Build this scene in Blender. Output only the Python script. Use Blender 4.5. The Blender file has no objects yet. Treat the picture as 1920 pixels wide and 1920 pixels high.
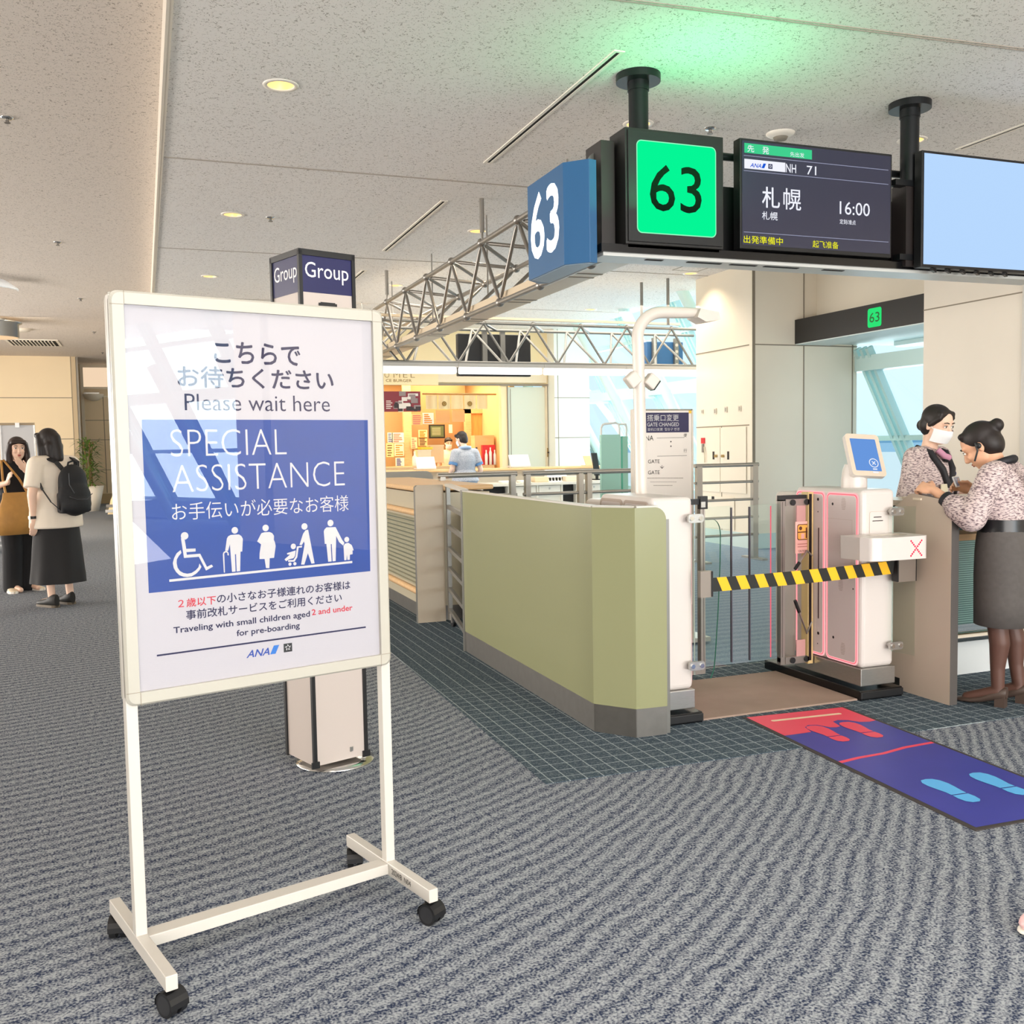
import bpy, bmesh, math, random
from mathutils import Vector, Matrix
random.seed(7)
sc = bpy.context.scene
COL = sc.collection
PI = math.pi

# ------------------------------------------------------------------ camera
FPX, YAW, PITCH, ROLL, CAM_H = 1835.84, 0.358093659, 0.0656812945, 0.0174223275, 1.38
def cam_axes():
    cy, sy, cp, sp = math.cos(YAW), math.sin(YAW), math.cos(PITCH), math.sin(PITCH)
    f = Vector((sy*cp, cy*cp, -sp)); r = Vector((cy, -sy, 0)); d = f.cross(r)
    cr, sr = math.cos(ROLL), math.sin(ROLL)
    return cr*r + sr*d, -sr*r + cr*d, f
CR, CD, CF = cam_axes()
CAMPOS = Vector((0, 0, CAM_H))
cd = bpy.data.cameras.new('camera'); cam = bpy.data.objects.new('camera', cd); COL.objects.link(cam)
cd.sensor_width = 36; cd.lens = FPX/1920*36; cd.clip_end = 8000; cd.clip_start = .05
cam.matrix_world = Matrix(((CR.x, -CD.x, -CF.x, 0), (CR.y, -CD.y, -CF.y, 0), (CR.z, -CD.z, -CF.z, CAM_H), (0, 0, 0, 1)))
sc.camera = cam
# a point of the place from where it shows in the photograph and one known coordinate
def ray(px, py): return CR*((px-960)/FPX) + CD*((py-960)/FPX) + CF
def at_y(px, py, y): v = ray(px, py); return CAMPOS + v*(y/v.y)
def at_x(px, py, x): v = ray(px, py); return CAMPOS + v*(x/v.x)
def at_z(px, py, z=0): v = ray(px, py); return CAMPOS + v*((z-CAM_H)/v.z)

# ------------------------------------------------------------------ world, exposure, large lights
w = bpy.data.worlds.new('sky'); sc.world = w; w.use_nodes = True
nt = w.node_tree; nt.nodes.clear()
wo = nt.nodes.new('ShaderNodeOutputWorld'); bg = nt.nodes.new('ShaderNodeBackground')
tc = nt.nodes.new('ShaderNodeTexCoord'); sx = nt.nodes.new('ShaderNodeSeparateXYZ'); rp = nt.nodes.new('ShaderNodeValToRGB')
nt.links.new(tc.outputs['Generated'], sx.inputs[0]); nt.links.new(sx.outputs[2], rp.inputs[0])
rp.color_ramp.elements[0].position = 0.0; rp.color_ramp.elements[0].color = (.70, .88, .96, 1)
rp.color_ramp.elements[1].position = 0.35; rp.color_ramp.elements[1].color = (.82, .94, 1.0, 1)
nt.links.new(rp.outputs[0], bg.inputs[0]); bg.inputs[1].default_value = 1.35
nt.links.new(bg.outputs[0], wo.inputs[0])
sc.view_settings.view_transform = 'Standard'; sc.view_settings.look = 'None'
sc.view_settings.gamma = 1; sc.view_settings.exposure = -0.22; sc.view_settings.use_curve_mapping = False
sc.cycles.use_denoising = True
sc.cycles.max_bounces = 8; sc.cycles.diffuse_bounces = 4; sc.cycles.glossy_bounces = 4
sc.cycles.transmission_bounces = 8; sc.cycles.transparent_max_bounces = 16
sc.cycles.sample_clamp_indirect = 6
def area(name, loc, aim, sx_, sy_, power, col):
    ld = bpy.data.lights.new(name, 'AREA'); ld.shape = 'RECTANGLE'; ld.size = sx_; ld.size_y = sy_
    ld.energy = power; ld.color = col
    o = bpy.data.objects.new(name, ld); COL.objects.link(o); o.location = loc
    o.rotation_euler = (Vector(aim) - Vector(loc)).to_track_quat('-Z', 'Y').to_euler()
    return o
# apron-side daylight beyond the facade glass; added fill lights behind and on the left
area('window_or_fill_light', (0.0, -9, 1.5), (2.0, 8, 2.6), 10, 2.8, 540, (1.0, .955, .90))  # added fill floating behind the camera, no window there
area('window_or_fill_light', (10.6, -13.5, 2.2), (2.0, 0, 1.6), 13, 3.6, 2300, (.86, .95, 1.0))
area('window_or_fill_light', (-11.5, 13, 1.3), (2, 9, 3.1), 20, 2.6, 2700, (1.0, .95, .89))  # added fill near the left wall, which has no windows
area('window_or_fill_light', (10.9, 16.5, 2.2), (5, 13, 1.0), 8, 3.4, 620, (.80, .95, 1.0))
area('bounce_fill', (1.5, -5.5, .25), (2.2, -3.0, 3.6), 9, 6, 1700, (1.0, .965, .93))  # added up-facing fill near the floor, stands in for daylight bounced to the ceiling
area('concourse_fill', (-4.5, 20, 3.6), (-4.0, 24, .4), 6, 10, 620, (1.0, .84, .62))  # added warm fill below the concourse ceiling, no window there
area('lounge_fill', (5.6, 14.6, 3.6), (5.6, 15.0, 0), 5, 5, 360, (1.0, .93, .82))  # added fill below the lounge ceiling, without a fixture
area('overhead_fill', (2.2, 1.0, 3.62), (2.4, 2.0, 0), 6, 5, 200, (1.0, .96, .92))  # added overhead fill near the camera, without a fixture

# ------------------------------------------------------------------ materials
def lin(c):
    if isinstance(c, str):
        c = c.lstrip('#'); c = [int(c[i:i+2], 16)/255 for i in (0, 2, 4)]
        c = [x/12.92 if x <= .04045 else ((x+.055)/1.055)**2.4 for x in c]
    return (c[0], c[1], c[2], 1)
MATS = {}
def M(name, col, rough=.5, metal=0.0, var=0.0, vscale=8.0, bump=0.0, bscale=60.0, emit=None, estr=0.0, spec=.5, coat=0.0, aniso=None):
    if name in MATS: return MATS[name]
    m = bpy.data.materials.new(name); m.use_nodes = True; n = m.node_tree.nodes; l = m.node_tree.links
    b = n['Principled BSDF']; c = lin(col)
    b.inputs['Base Color'].default_value = c; b.inputs['Roughness'].default_value = rough; b.inputs['Metallic'].default_value = metal
    b.inputs['Specular IOR Level'].default_value = spec
    if coat: b.inputs['Coat Weight'].default_value = coat; b.inputs['Coat Roughness'].default_value = .08
    if emit is not None:
        b.inputs['Emission Color'].default_value = lin(emit); b.inputs['Emission Strength'].default_value = estr
    if var or bump:
        g = n.new('ShaderNodeNewGeometry'); mp = n.new('ShaderNodeMapping'); l.new(g.outputs['Position'], mp.inputs['Vector'])
        if aniso: mp.inputs['Scale'].default_value = aniso
    if var:
        t = n.new('ShaderNodeTexNoise'); t.inputs['Scale'].default_value = vscale; t.inputs['Detail'].default_value = 3
        l.new(mp.outputs[0], t.inputs['Vector'])
        r = n.new('ShaderNodeValToRGB'); l.new(t.outputs['Fac'], r.inputs[0])
        r.color_ramp.elements[0].position = .3; r.color_ramp.elements[1].position = .7
        r.color_ramp.elements[0].color = (c[0]*(1-var), c[1]*(1-var), c[2]*(1-var), 1)
        r.color_ramp.elements[1].color = (min(1, c[0]*(1+var)), min(1, c[1]*(1+var)), min(1, c[2]*(1+var)), 1)
        l.new(r.outputs[0], b.inputs['Base Color'])
    if bump:
        t2 = n.new('ShaderNodeTexNoise'); t2.inputs['Scale'].default_value = bscale; t2.inputs['Detail'].default_value = 2
        l.new(mp.outputs[0], t2.inputs['Vector'])
        bp = n.new('ShaderNodeBump'); bp.inputs['Strength'].default_value = bump; bp.inputs['Distance'].default_value = .01
        l.new(t2.outputs['Fac'], bp.inputs['Height']); l.new(bp.outputs[0], b.inputs['Normal'])
    MATS[name] = m; return m
def glassmat(name, tint=(.92, .98, .96), refl=1.0, rough=0.0):
    if name in MATS: return MATS[name]
    m = bpy.data.materials.new(name); m.use_nodes = True; n = m.node_tree.nodes; l = m.node_tree.links; n.clear()
    o = n.new('ShaderNodeOutputMaterial'); mx = n.new('ShaderNodeMixShader'); t = n.new('ShaderNodeBsdfTransparent')
    g = n.new('ShaderNodeBsdfGlossy'); ge = n.new('ShaderNodeNewGeometry')
    t.inputs[0].default_value = (*tint, 1); g.inputs['Roughness'].default_value = rough
    dt = n.new('ShaderNodeVectorMath'); dt.operation = 'DOT_PRODUCT'; l.new(ge.outputs['Normal'], dt.inputs[0]); l.new(ge.outputs['Incoming'], dt.inputs[1])
    def mth(op, a, c):
        k = n.new('ShaderNodeMath'); k.operation = op
        for i, x in enumerate((a, c)):
            if isinstance(x, (int, float)): k.inputs[i].default_value = x
            else: l.new(x, k.inputs[i])
        return k.outputs[0]
    c_ = mth('ABSOLUTE', dt.outputs['Value'], 0); f_ = mth('ADD', mth('MULTIPLY', mth('POWER', mth('SUBTRACT', 1.0, c_), 5.0), .96), .04)   # reflectance of glass
    l.new(mth('MINIMUM', mth('MULTIPLY', f_, refl), 1.0), mx.inputs[0]); l.new(t.outputs[0], mx.inputs[1]); l.new(g.outputs[0], mx.inputs[2])
    l.new(mx.outputs[0], o.inputs[0]); MATS[name] = m; return m
def emitmat(name, col, s):
    if name in MATS: return MATS[name]
    m = bpy.data.materials.new(name); m.use_nodes = True; n = m.node_tree.nodes; l = m.node_tree.links; n.clear()
    o = n.new('ShaderNodeOutputMaterial'); e = n.new('ShaderNodeEmission'); e.inputs[0].default_value = lin(col); e.inputs[1].default_value = s*1.16
    l.new(e.outputs[0], o.inputs[0]); MATS[name] = m; return m

WHITE = M('white_paint', '#CBC6BD', .35)
CREAMW = M('cream_frame', '#B3AFA3', .35)
BLACK = M('black_plastic', '#141416', .45)
BLACKG = M('black_gloss', '#0C0D10', .18)
STEEL = M('brushed_steel', '#B9B7B3', .32, .9, var=.06, vscale=30, aniso=(1, 1, 12))
DSTEEL = M('kick_plate_steel', '#86827D', .38, .85, var=.05, vscale=20)
GREYM = M('grey_metal', '#8A8883', .38, .7)
CHROME = M('chrome', '#D8D8D6', .12, 1.0)
WALLC = M('cream_wall_panel', '#EFE4D0', .42, var=.02, vscale=1.5)
WALLP = M('pale_wall_panel', '#E6E6DA', .4, var=.02, vscale=1.5)
JOINT = M('panel_joint', '#8E8270', .6)
WOODL = M('light_wood', '#E2B987', .4, var=.10, vscale=6, aniso=(1, 6, 6))
DARKGAP = M('dark_gap', '#100F0E', .8)
NAVY = M('navy_print', '#1B1B4E', .6)

# ------------------------------------------------------------------ mesh builder
WM = {}
def frame_of(u, v):
    u = Vector(u).normalized(); v = Vector(v).normalized(); return u, v, u.cross(v)
class MB:
    def __init__(s): s.v = []; s.f = []; s.m = []; s.s = []; s.mats = []
    def mi(s, mat):
        if mat not in s.mats: s.mats.append(mat)
        return s.mats.index(mat)
    def add(s, vs, fs, mat, smooth=False):
        o = len(s.v); s.v += [Vector(a) for a in vs]; k = s.mi(mat)
        for f in fs: s.f.append([o+i for i in f]); s.m.append(k); s.s.append(smooth)
    def box(s, x0, x1, y0, y1, z0, z1, mat):
        x0, x1 = sorted((x0, x1)); y0, y1 = sorted((y0, y1)); z0, z1 = sorted((z0, z1))
        s.add([(x0,y0,z0),(x1,y0,z0),(x1,y1,z0),(x0,y1,z0),(x0,y0,z1),(x1,y0,z1),(x1,y1,z1),(x0,y1,z1)],
              [(0,3,2,1),(4,5,6,7),(0,1,5,4),(1,2,6,5),(2,3,7,6),(3,0,4,7)], mat); return s
    def obox(s, c, u, v, w_, mat):
        c = Vector(c); u = Vector(u); v = Vector(v); w_ = Vector(w_)
        P = [c+a*u+b*v+d*w_ for d in (-.5,.5) for a, b in ((-.5,-.5),(.5,-.5),(.5,.5),(-.5,.5))]
        s.add(P, [(0,3,2,1),(4,5,6,7),(0,1,5,4),(1,2,6,5),(2,3,7,6),(3,0,4,7)], mat); return s
    def bar(s, p0, p1, wd, ht, mat, up=(0, 0, 1)):
        p0 = Vector(p0); p1 = Vector(p1); d = p1-p0; a = d.cross(Vector(up))
        if a.length < 1e-6: a = Vector((1, 0, 0))
        a.normalize(); b = a.cross(d).normalized()
        return s.obox((p0+p1)/2, d, a*wd, b*ht, mat)
    def quad(s, a, b, c, d, mat): s.add([a, b, c, d], [(0, 1, 2, 3)], mat); return s
    def poly(s, pts, mat): s.add(pts, [tuple(range(len(pts)))], mat); return s
    def tube(s, pts, r, mat, n=10, cap=True, smooth=True):
        pts = [Vector(p) for p in pts]; N = len(pts)
        rs = r if isinstance(r, (list, tuple)) else [r]*N
        t0 = (pts[1]-pts[0]).normalized()
        a = t0.cross(Vector((0, 0, 1)))
        if a.length < 1e-3: a = t0.cross(Vector((0, 1, 0)))
        a.normalize(); V = []; F = []
        for i, p in enumerate(pts):
            t = ((pts[min(i+1, N-1)]-p).normalized() + (p-pts[max(i-1, 0)]).normalized())
            t = t.normalized() if t.length > 1e-9 else t0
            a = (a - t*a.dot(t)).normalized(); b = t.cross(a)
            for k in range(n):
                th = 2*PI*k/n; V.append(p + (a*math.cos(th)+b*math.sin(th))*rs[i])
        for i in range(N-1):
            for k in range(n): F.append((i*n+k, i*n+(k+1) % n, (i+1)*n+(k+1) % n, (i+1)*n+k))
        s.add(V, F, mat, smooth)
        if cap:
            s.add(V[:n], [tuple(range(n-1, -1, -1))], mat); s.add(V[-n:], [tuple(range(n))], mat)
        return s
    def cyl(s, p0, p1, r, mat, n=20, r1=None): return s.tube([p0, p1], [r, r if r1 is None else r1], mat, n)
    def lathe(s, c, prof, mat, n=28, smooth=True):
        c = Vector(c); V = []; F = []
        for r, z in prof:
            for k in range(n): V.append(c+Vector((r*math.cos(2*PI*k/n), r*math.sin(2*PI*k/n), z)))
        for i in range(len(prof)-1):
            for k in range(n): F.append((i*n+k, i*n+(k+1) % n, (i+1)*n+(k+1) % n, (i+1)*n+k))
        s.add(V, F, mat, smooth); return s
    def disc(s, c, nrm, r, mat, n=20):
        u = Vector(nrm).orthogonal().normalized(); v = Vector(nrm).normalized().cross(u); c = Vector(c)
        return s.poly([c+(u*math.cos(2*PI*k/n)+v*math.sin(2*PI*k/n))*r for k in range(n)], mat)
    def ell(s, c, r, mat, n=14, m=9, R=None):
        c = Vector(c); V = []; F = []
        for i in range(m+1):
            ph = PI*i/m
            for k in range(n):
                p = Vector((r[0]*math.sin(ph)*math.cos(2*PI*k/n), r[1]*math.sin(ph)*math.sin(2*PI*k/n), r[2]*math.cos(ph)))
                V.append(c + (R @ p if R else p))
        for i in range(m):
            for k in range(n): F.append((i*n+k, (i+1)*n+k, (i+1)*n+(k+1) % n, i*n+(k+1) % n))
        s.add(V, F, mat, True); return s
    def prism(s, pts, ext, mat, side=None):
        pts = [Vector(p) for p in pts]; e = Vector(ext); n = len(pts)
        s.add(pts, [tuple(range(n-1, -1, -1))], mat); s.add([p+e for p in pts], [tuple(range(n))], mat)
        s.add(pts+[p+e for p in pts], [(i, (i+1) % n, n+(i+1) % n, n+i) for i in range(n)], side or mat); return s
    def loft(s, secs, mat, n=20, cap=True):
        # secs: (centre, lateral axis, front axis, half width, half depth)
        V = []; F = []
        for c, a, b, rx, ry in secs:
            c = Vector(c); a = Vector(a); b = Vector(b)
            for k in range(n):
                th = 2*PI*k/n; V.append(c+a*rx*math.cos(th)+b*ry*math.sin(th))
        for i in range(len(secs)-1):
            for k in range(n): F.append((i*n+k, i*n+(k+1) % n, (i+1)*n+(k+1) % n, (i+1)*n+k))
        s.add(V, F, mat, True)
        if cap: s.add(V[:n], [tuple(range(n-1, -1, -1))], mat, True); s.add(V[-n:], [tuple(range(n))], mat, True)
        return s
    def text(s, body, o, u, v, size, mat, width=None, align='l', bold=0.0, skew=0.0, height=None):
        cu = bpy.data.curves.new('lettering', 'FONT'); cu.body = body; cu.size = 1.0; cu.offset = min(bold, 0); cu.shear = skew; cu.resolution_u = 3
        ob = bpy.data.objects.new('lettering', cu); COL.objects.link(ob)
        me = bpy.data.meshes.new_from_object(ob.evaluated_get(bpy.context.evaluated_depsgraph_get()))
        P = [x.co.copy() for x in me.vertices]; F = [tuple(p.vertices) for p in me.polygons]
        bpy.data.objects.remove(ob); bpy.data.curves.remove(cu); bpy.data.meshes.remove(me)
        if not P: return s
        x0 = min(p.x for p in P); x1 = max(p.x for p in P); y0 = min(p.y for p in P); y1 = max(p.y for p in P)
        sx_ = width/(x1-x0) if width else size
        sy_ = height/(y1-y0) if height else size
        if width and size is None and not height: sy_ = sx_
        off = {'l': 0, 'c': -.5, 'r': -1}[align]*(x1-x0)*sx_
        o = Vector(o); u = Vector(u).normalized(); v = Vector(v).normalized()
        q = .6*max(bold, 0)                              # heavier strokes: the same letters set again a hair aside
        for k_, (ax, ay) in enumerate(((q, 0), (-q, 0), (0, q), (0, -q)) if q else ((0, 0),)):
            s.add([o+u.cross(v)*(k_*4e-5)+u*((p.x-x0+ax)*sx_+off)+v*((p.y+ay-(y0 if height else 0))*sy_) for p in P], F, mat)
        return s
    def build(s, name, parent=None, bev=0.0, seg=2, local=False, sub=0):
        me = bpy.data.meshes.new(name); V = s.v
        if parent is not None and not local:
            inv = WM[parent].inverted(); V = [inv @ p for p in V]
        me.from_pydata([tuple(p) for p in V], [], s.f)
        for m in s.mats: me.materials.append(m)
        me.polygons.foreach_set('material_index', s.m); me.polygons.foreach_set('use_smooth', s.s); me.update()
        ob = bpy.data.objects.new(name, me); COL.objects.link(ob)
        if parent is not None: ob.parent = parent; WM[ob] = WM[parent]
        else: WM[ob] = Matrix.Identity(4)
        if bev:
            md = ob.modifiers.new('bevel', 'BEVEL'); md.width = bev; md.segments = seg; md.limit_method = 'ANGLE'; md.angle_limit = math.radians(40)
        if sub:
            md = ob.modifiers.new('sub', 'SUBSURF'); md.levels = sub; md.render_levels = sub
        return ob
def tag(o, label, cat, group=None, kind=None):
    o['label'] = label; o['category'] = cat
    if group: o['group'] = group
    if kind: o['kind'] = kind
    return o
def thing(name, label, cat, loc=(0, 0, 0), rz=0.0, group=None):
    o = bpy.data.objects.new(name, None); COL.objects.link(o); o.empty_display_size = .1
    o.location = loc; o.rotation_euler = (0, 0, rz)
    WM[o] = Matrix.Translation(Vector(loc)) @ Matrix.Rotation(rz, 4, 'Z')
    return tag(o, label, cat, group)
def struct(name, mb, bev=0.0):
    o = mb.build(name, None, bev); o['kind'] = 'structure'; return o
def copy_tree(o, dloc=None, parent=None, label=None):
    c = o.copy(); COL.objects.link(c)
    if parent is not None: c.parent = parent
    if dloc is not None: c.location = Vector(o.location)+Vector(dloc)
    if label: c['label'] = label
    for ch in list(o.children): copy_tree(ch, None, c)
    return c
def rrect(w_, h_, r, n=5):
    P = []
    for cx, cy, a0 in ((w_/2-r, h_/2-r, 0), (-w_/2+r, h_/2-r, 90), (-w_/2+r, -h_/2+r, 180), (w_/2-r, -h_/2+r, 270)):
        for k in range(n+1):
            a = math.radians(a0+90*k/n); P.append((cx+r*math.cos(a), cy+r*math.sin(a)))
    return P
def onp(pts, o, u, v): o = Vector(o); u = Vector(u); v = Vector(v); return [o+u*a+v*b for a, b in pts]
# ------------------------------------------------------------------ carpets
def carpet(name, dark, light, mode):
    m = bpy.data.materials.new(name); m.use_nodes = True; n = m.node_tree.nodes; l = m.node_tree.links
    b = n['Principled BSDF']; b.inputs['Roughness'].default_value = .95; b.inputs['Specular IOR Level'].default_value = .1
    g = n.new('ShaderNodeNewGeometry'); s = n.new('ShaderNodeSeparateXYZ'); l.new(g.outputs['Position'], s.inputs[0])
    def math_(op, a, c=None):
        k = n.new('ShaderNodeMath'); k.operation = op
        for i, x in enumerate((a, c)):
            if x is None: continue
            if isinstance(x, (int, float)): k.inputs[i].default_value = x
            else: l.new(x, k.inputs[i])
        return k.outputs[0]
    def noise(sc_, det=2, dist=0.0):
        t = n.new('ShaderNodeTexNoise'); t.inputs['Scale'].default_value = sc_; t.inputs['Detail'].default_value = det
        t.inputs['Distortion'].default_value = dist; l.new(g.outputs['Position'], t.inputs['Vector']); return t.outputs['Fac']
    X, Y = s.outputs[0], s.outputs[1]
    fine = noise(135, 2); mid = noise(46, 2)
    if mode == 'wave':
        ph = math_('SUBTRACT', Y, math_('ADD', math_('MULTIPLY', X, .40), math_('MULTIPLY', math_('MULTIPLY', X, X), .115)))
        w1 = noise(.9, 1); w2 = noise(3.4, 2); w3 = noise(11.0, 3)
        amp = math_('MULTIPLY', math_('MINIMUM', math_('MAXIMUM', math_('ADD', X, .35), .22), 1.8), .055)   # ripples grow towards the gate
        ph = math_('ADD', ph, math_('MULTIPLY', w1, .16)); ph = math_('ADD', ph, math_('MULTIPLY', w2, amp)); ph = math_('ADD', ph, math_('MULTIPLY', w3, math_('MULTIPLY', amp, .42)))
        f = math_('SINE', math_('MULTIPLY', ph, 2*PI/.078))
        v = math_('ADD', math_('MULTIPLY', f, math_('ADD', .075, math_('MULTIPLY', noise(7, 2), .13))), math_('ADD', math_('MULTIPLY', fine, 2.1), math_('MULTIPLY', mid, .9)))
        v = math_('SUBTRACT', v, .98)
    elif mode == 'grid':
        def line(c, per, wd):
            k = math_('FRACT', math_('DIVIDE', c, per)); return math_('LESS_THAN', k, wd)
        far = math_('LESS_THAN', Y, 5.4)
        gx = line(X, .076, .07); gy = math_('MULTIPLY', line(Y, .082, .06), far)
        li = math_('MULTIPLY', math_('MAXIMUM', gx, gy), .55)
        v = math_('ADD', math_('ADD', math_('MULTIPLY', fine, .8), math_('MULTIPLY', mid, .3)), math_('SUBTRACT', li, .33))
    else:
        k = math_('SINE', math_('MULTIPLY', math_('ADD', Y, math_('MULTIPLY', noise(3, 1), .06)), 2*PI/.13))
        v = math_('ADD', math_('MULTIPLY', k, .08), math_('MULTIPLY', fine, .9))
    r = n.new('ShaderNodeValToRGB'); l.new(v, r.inputs[0])
    r.color_ramp.elements[0].position = .18; r.color_ramp.elements[0].color = lin(dark)
    r.color_ramp.elements[1].position = .85; r.color_ramp.elements[1].color = lin(light)
    l.new(r.outputs[0], b.inputs['Base Color'])
    bp = n.new('ShaderNodeBump'); bp.inputs['Strength'].default_value = .5; bp.inputs['Distance'].default_value = .004
    l.new(fine, bp.inputs['Height']); l.new(bp.outputs[0], b.inputs['Normal'])
    return m
CARP = carpet('wave_carpet', '#2E3850', '#A6ABAF', 'wave')
GRID = carpet('grid_carpet', '#414F5A', '#A2ACAF', 'grid')
LOUN = carpet('lounge_carpet', '#7A90AA', '#C2D0DE', 'stripe')

b = MB(); b.box(-14, 10.6, -24, 34, -.2, 0, CARP); struct('floor', b)
b = MB(); b.prism([(1.49,3.64,0),(8.0,3.55,0),(8.0,5.2,0),(2.9,5.2,0),(2.9,9.2,0),(2.0,12.6,0),(1.6,12.6,0)], (0,0,.003), GRID); struct('floor_border', b)
b = MB(); b.box(2.9, 10.3, 5.2, 18.2, 0, .003, LOUN); struct('floor_lounge', b)

# ------------------------------------------------------------------ ceilings
def tilemat(name, col):
    m = bpy.data.materials.new(name); m.use_nodes = True; n = m.node_tree.nodes; l = m.node_tree.links
    b_ = n['Principled BSDF']; b_.inputs['Roughness'].default_value = .95; b_.inputs['Specular IOR Level'].default_value = .1
    g = n.new('ShaderNodeNewGeometry'); mp = n.new('ShaderNodeMapping'); mp.inputs['Scale'].default_value = (1, 1.0, 1); l.new(g.outputs['Position'], mp.inputs[0])
    t = n.new('ShaderNodeTexNoise'); t.inputs['Scale'].default_value = 52; t.inputs['Detail'].default_value = 2.0; t.inputs['Distortion'].default_value = 1.6; l.new(mp.outputs[0], t.inputs['Vector'])
    r = n.new('ShaderNodeValToRGB'); l.new(t.outputs['Fac'], r.inputs[0]); c = lin(col)
    r.color_ramp.elements[0].position = .35; r.color_ramp.elements[0].color = (c[0]*.50, c[1]*.47, c[2]*.44, 1)
    r.color_ramp.elements[1].position = .405; r.color_ramp.elements[1].color = c
    l.new(r.outputs[0], b_.inputs['Base Color'])
    bp = n.new('ShaderNodeBump'); bp.inputs['Strength'].default_value = .35; bp.inputs['Distance'].default_value = .01
    l.new(r.outputs[0], bp.inputs['Height']); l.new(bp.outputs[0], b_.inputs['Normal'])
    return m
TILE = tilemat('fissured_ceiling_tile', '#F6F0EA'); TILEL = tilemat('fissured_ceiling_tile_concourse', '#E6DACE')
ZC, ZL = 3.70, 3.90
b = MB(); b.prism([(.216, -22, ZC), (9.6, -22, ZC), (9.6, 12.2, ZC), (8.15, 12.2, ZC), (8.15, 18.3, ZC), (.216, 18.3, ZC)], (0, 0, .35), TILE); struct('ceiling', b)
b = MB(); b.box(-14, .20, -22, 31, ZL, ZL+.2, TILEL); b.box(.2, 4.2, 18.5, 31, ZL, ZL+.2, TILEL); struct('ceiling_concourse', b)
FASC = M('ceiling_fascia', '#E8DDCD', .5)
b = MB(); b.box(.20, .216, -22, 30, ZC-.012, ZL, FASC); b.box(.2161, .235, -22, 30, ZC-.010, ZC-.001, FASC); struct('trim_1', b)
SEAM = M('ceiling_seam', '#B5AA9E', .8)
k = 2
for y in (8.28, 11.88, 15.5):
    b = MB(); b.box(.24, 8.1, y-.011, y-.004, ZC-.004, ZC, SEAM); b.box(.24, 8.1, y+.004, y+.011, ZC-.004, ZC, SEAM); struct('trim_%d' % k, b); k += 1
b = MB(); b.bar((.24, 4.85, ZC-.002), (7.6, 4.36, ZC-.002), .008, .004, SEAM); b.bar((.24, 4.875, ZC-.002), (7.6, 4.385, ZC-.002), .008, .004, SEAM); struct('trim_%d' % k, b); k += 1

# ------------------------------------------------------------------ back wall with the shop opening, columns
SY = 18.3
SHOPW = M('shop_wall_cream', '#F3DDAE', .5, var=.02, vscale=1.0)
b = MB()
b.box(.2, 3.5, SY, SY+.15, 0, 2.62, SHOPW); b.box(.2, 6.66, SY, SY+.15, 2.62, 3.9, SHOPW)
b.box(6.66, 6.78, SY, SY+.15, 0, 3.9, SHOPW); b.box(6.78, 7.66, SY, SY+.15, 2.62, 3.9, SHOPW)
b.box(5.0, 7.62, SY-.05, SY, 2.66, 2.86, M('shop_fascia', '#EBD9BC', .5)); b.box(3.2, 7.66, SY-.03, SY, 2.60, 2.64, JOINT)
struct('wall_back', b)
b = MB(); PALEG = M('pale_green_door', '#D9DCCB', .45)
b.box(6.80, 7.60, SY+.02, SY+.08, 0, 2.58, PALEG); b.box(6.86, 6.868, SY+.012, SY+.021, 0, 2.54, JOINT)
d1 = struct('door_1', b)
b = MB(); b.box(6.78, 6.80, SY-.02, SY+.1, 0, 2.62, JOINT); b.box(7.60, 7.64, SY-.02, SY+.1, 0, 2.62, M('door_jamb', '#D8C7AA', .5)); b.build('frame', d1)
b = MB(); b.box(7.62, 7.64, SY-.03, SY-.02, 1.18, 1.36, M('brass', '#9A7B45', .35, .8)); b.cyl((7.63, SY-.03, 1.27), (7.63, SY-.08, 1.27), .012, BLACK, 8); b.build('lock', d1)
b = MB(); b.box(7.66, 8.42, 17.95, 18.6, 0, 4.6, WALLP)
for z in (.9, 1.56, 2.35): b.box(7.655, 8.425, 17.945, 17.952, z-.006, z+.006, JOINT)
b.box(7.73, 7.74, 17.945, 17.952, 0, 4.6, JOINT)
struct('wall_column', b)
# ------------------------------------------------------------------ gate wall: service block, header, near wall
b = MB()
b.box(7.40, 9.06, 10.83, 12.20, 0, ZC, WALLC)
for z in (2.655, 1.62):
    b.box(7.394, 7.402, 10.9, 12.2, z-.007, z+.007, JOINT)
b.box(7.40, 7.44, 10.822, 10.832, 0, ZC, JOINT)
b.box(7.44, 9.06, 10.822, 10.832, 2.648, 2.662, JOINT)
for x in (8.19, 8.98): b.box(x, x+.014, 10.822, 10.832, 0, 3.7, JOINT)
b.box(7.396, 9.06, 10.815, 10.84, 0, .20, M('pale_skirting', '#C9DAD6', .4))
b.box(7.394, 7.402, 10.9, 12.2, 0, .2, M('pale_skirting', '#C9DAD6', .4))
b.box(7.394, 7.402, 11.548, 11.556, .2, 1.62, JOINT)
struct('wall_gate_block', b)
b = MB(); b.box(8.40, 8.6, 7.2, 10.83, 2.98, ZC, WALLC); struct('wall_gate_header', b)
b = MB(); b.box(8.05, 8.45, 2.5, 8.548, 0, ZC, M('cream_near_wall', '#E8DDCD', .42, var=.02, vscale=1.5))
b.box(8.044, 8.052, 2.5, 8.548, 2.793, 2.805, JOINT); b.box(8.044, 8.052, 7.236, 7.252, 0, ZC, JOINT)
struct('wall_right', b)
b = MB(); b.box(8.02, 8.06, 7.10, 7.235, 0, ZC, WHITE); struct('trim_7', b)
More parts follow.
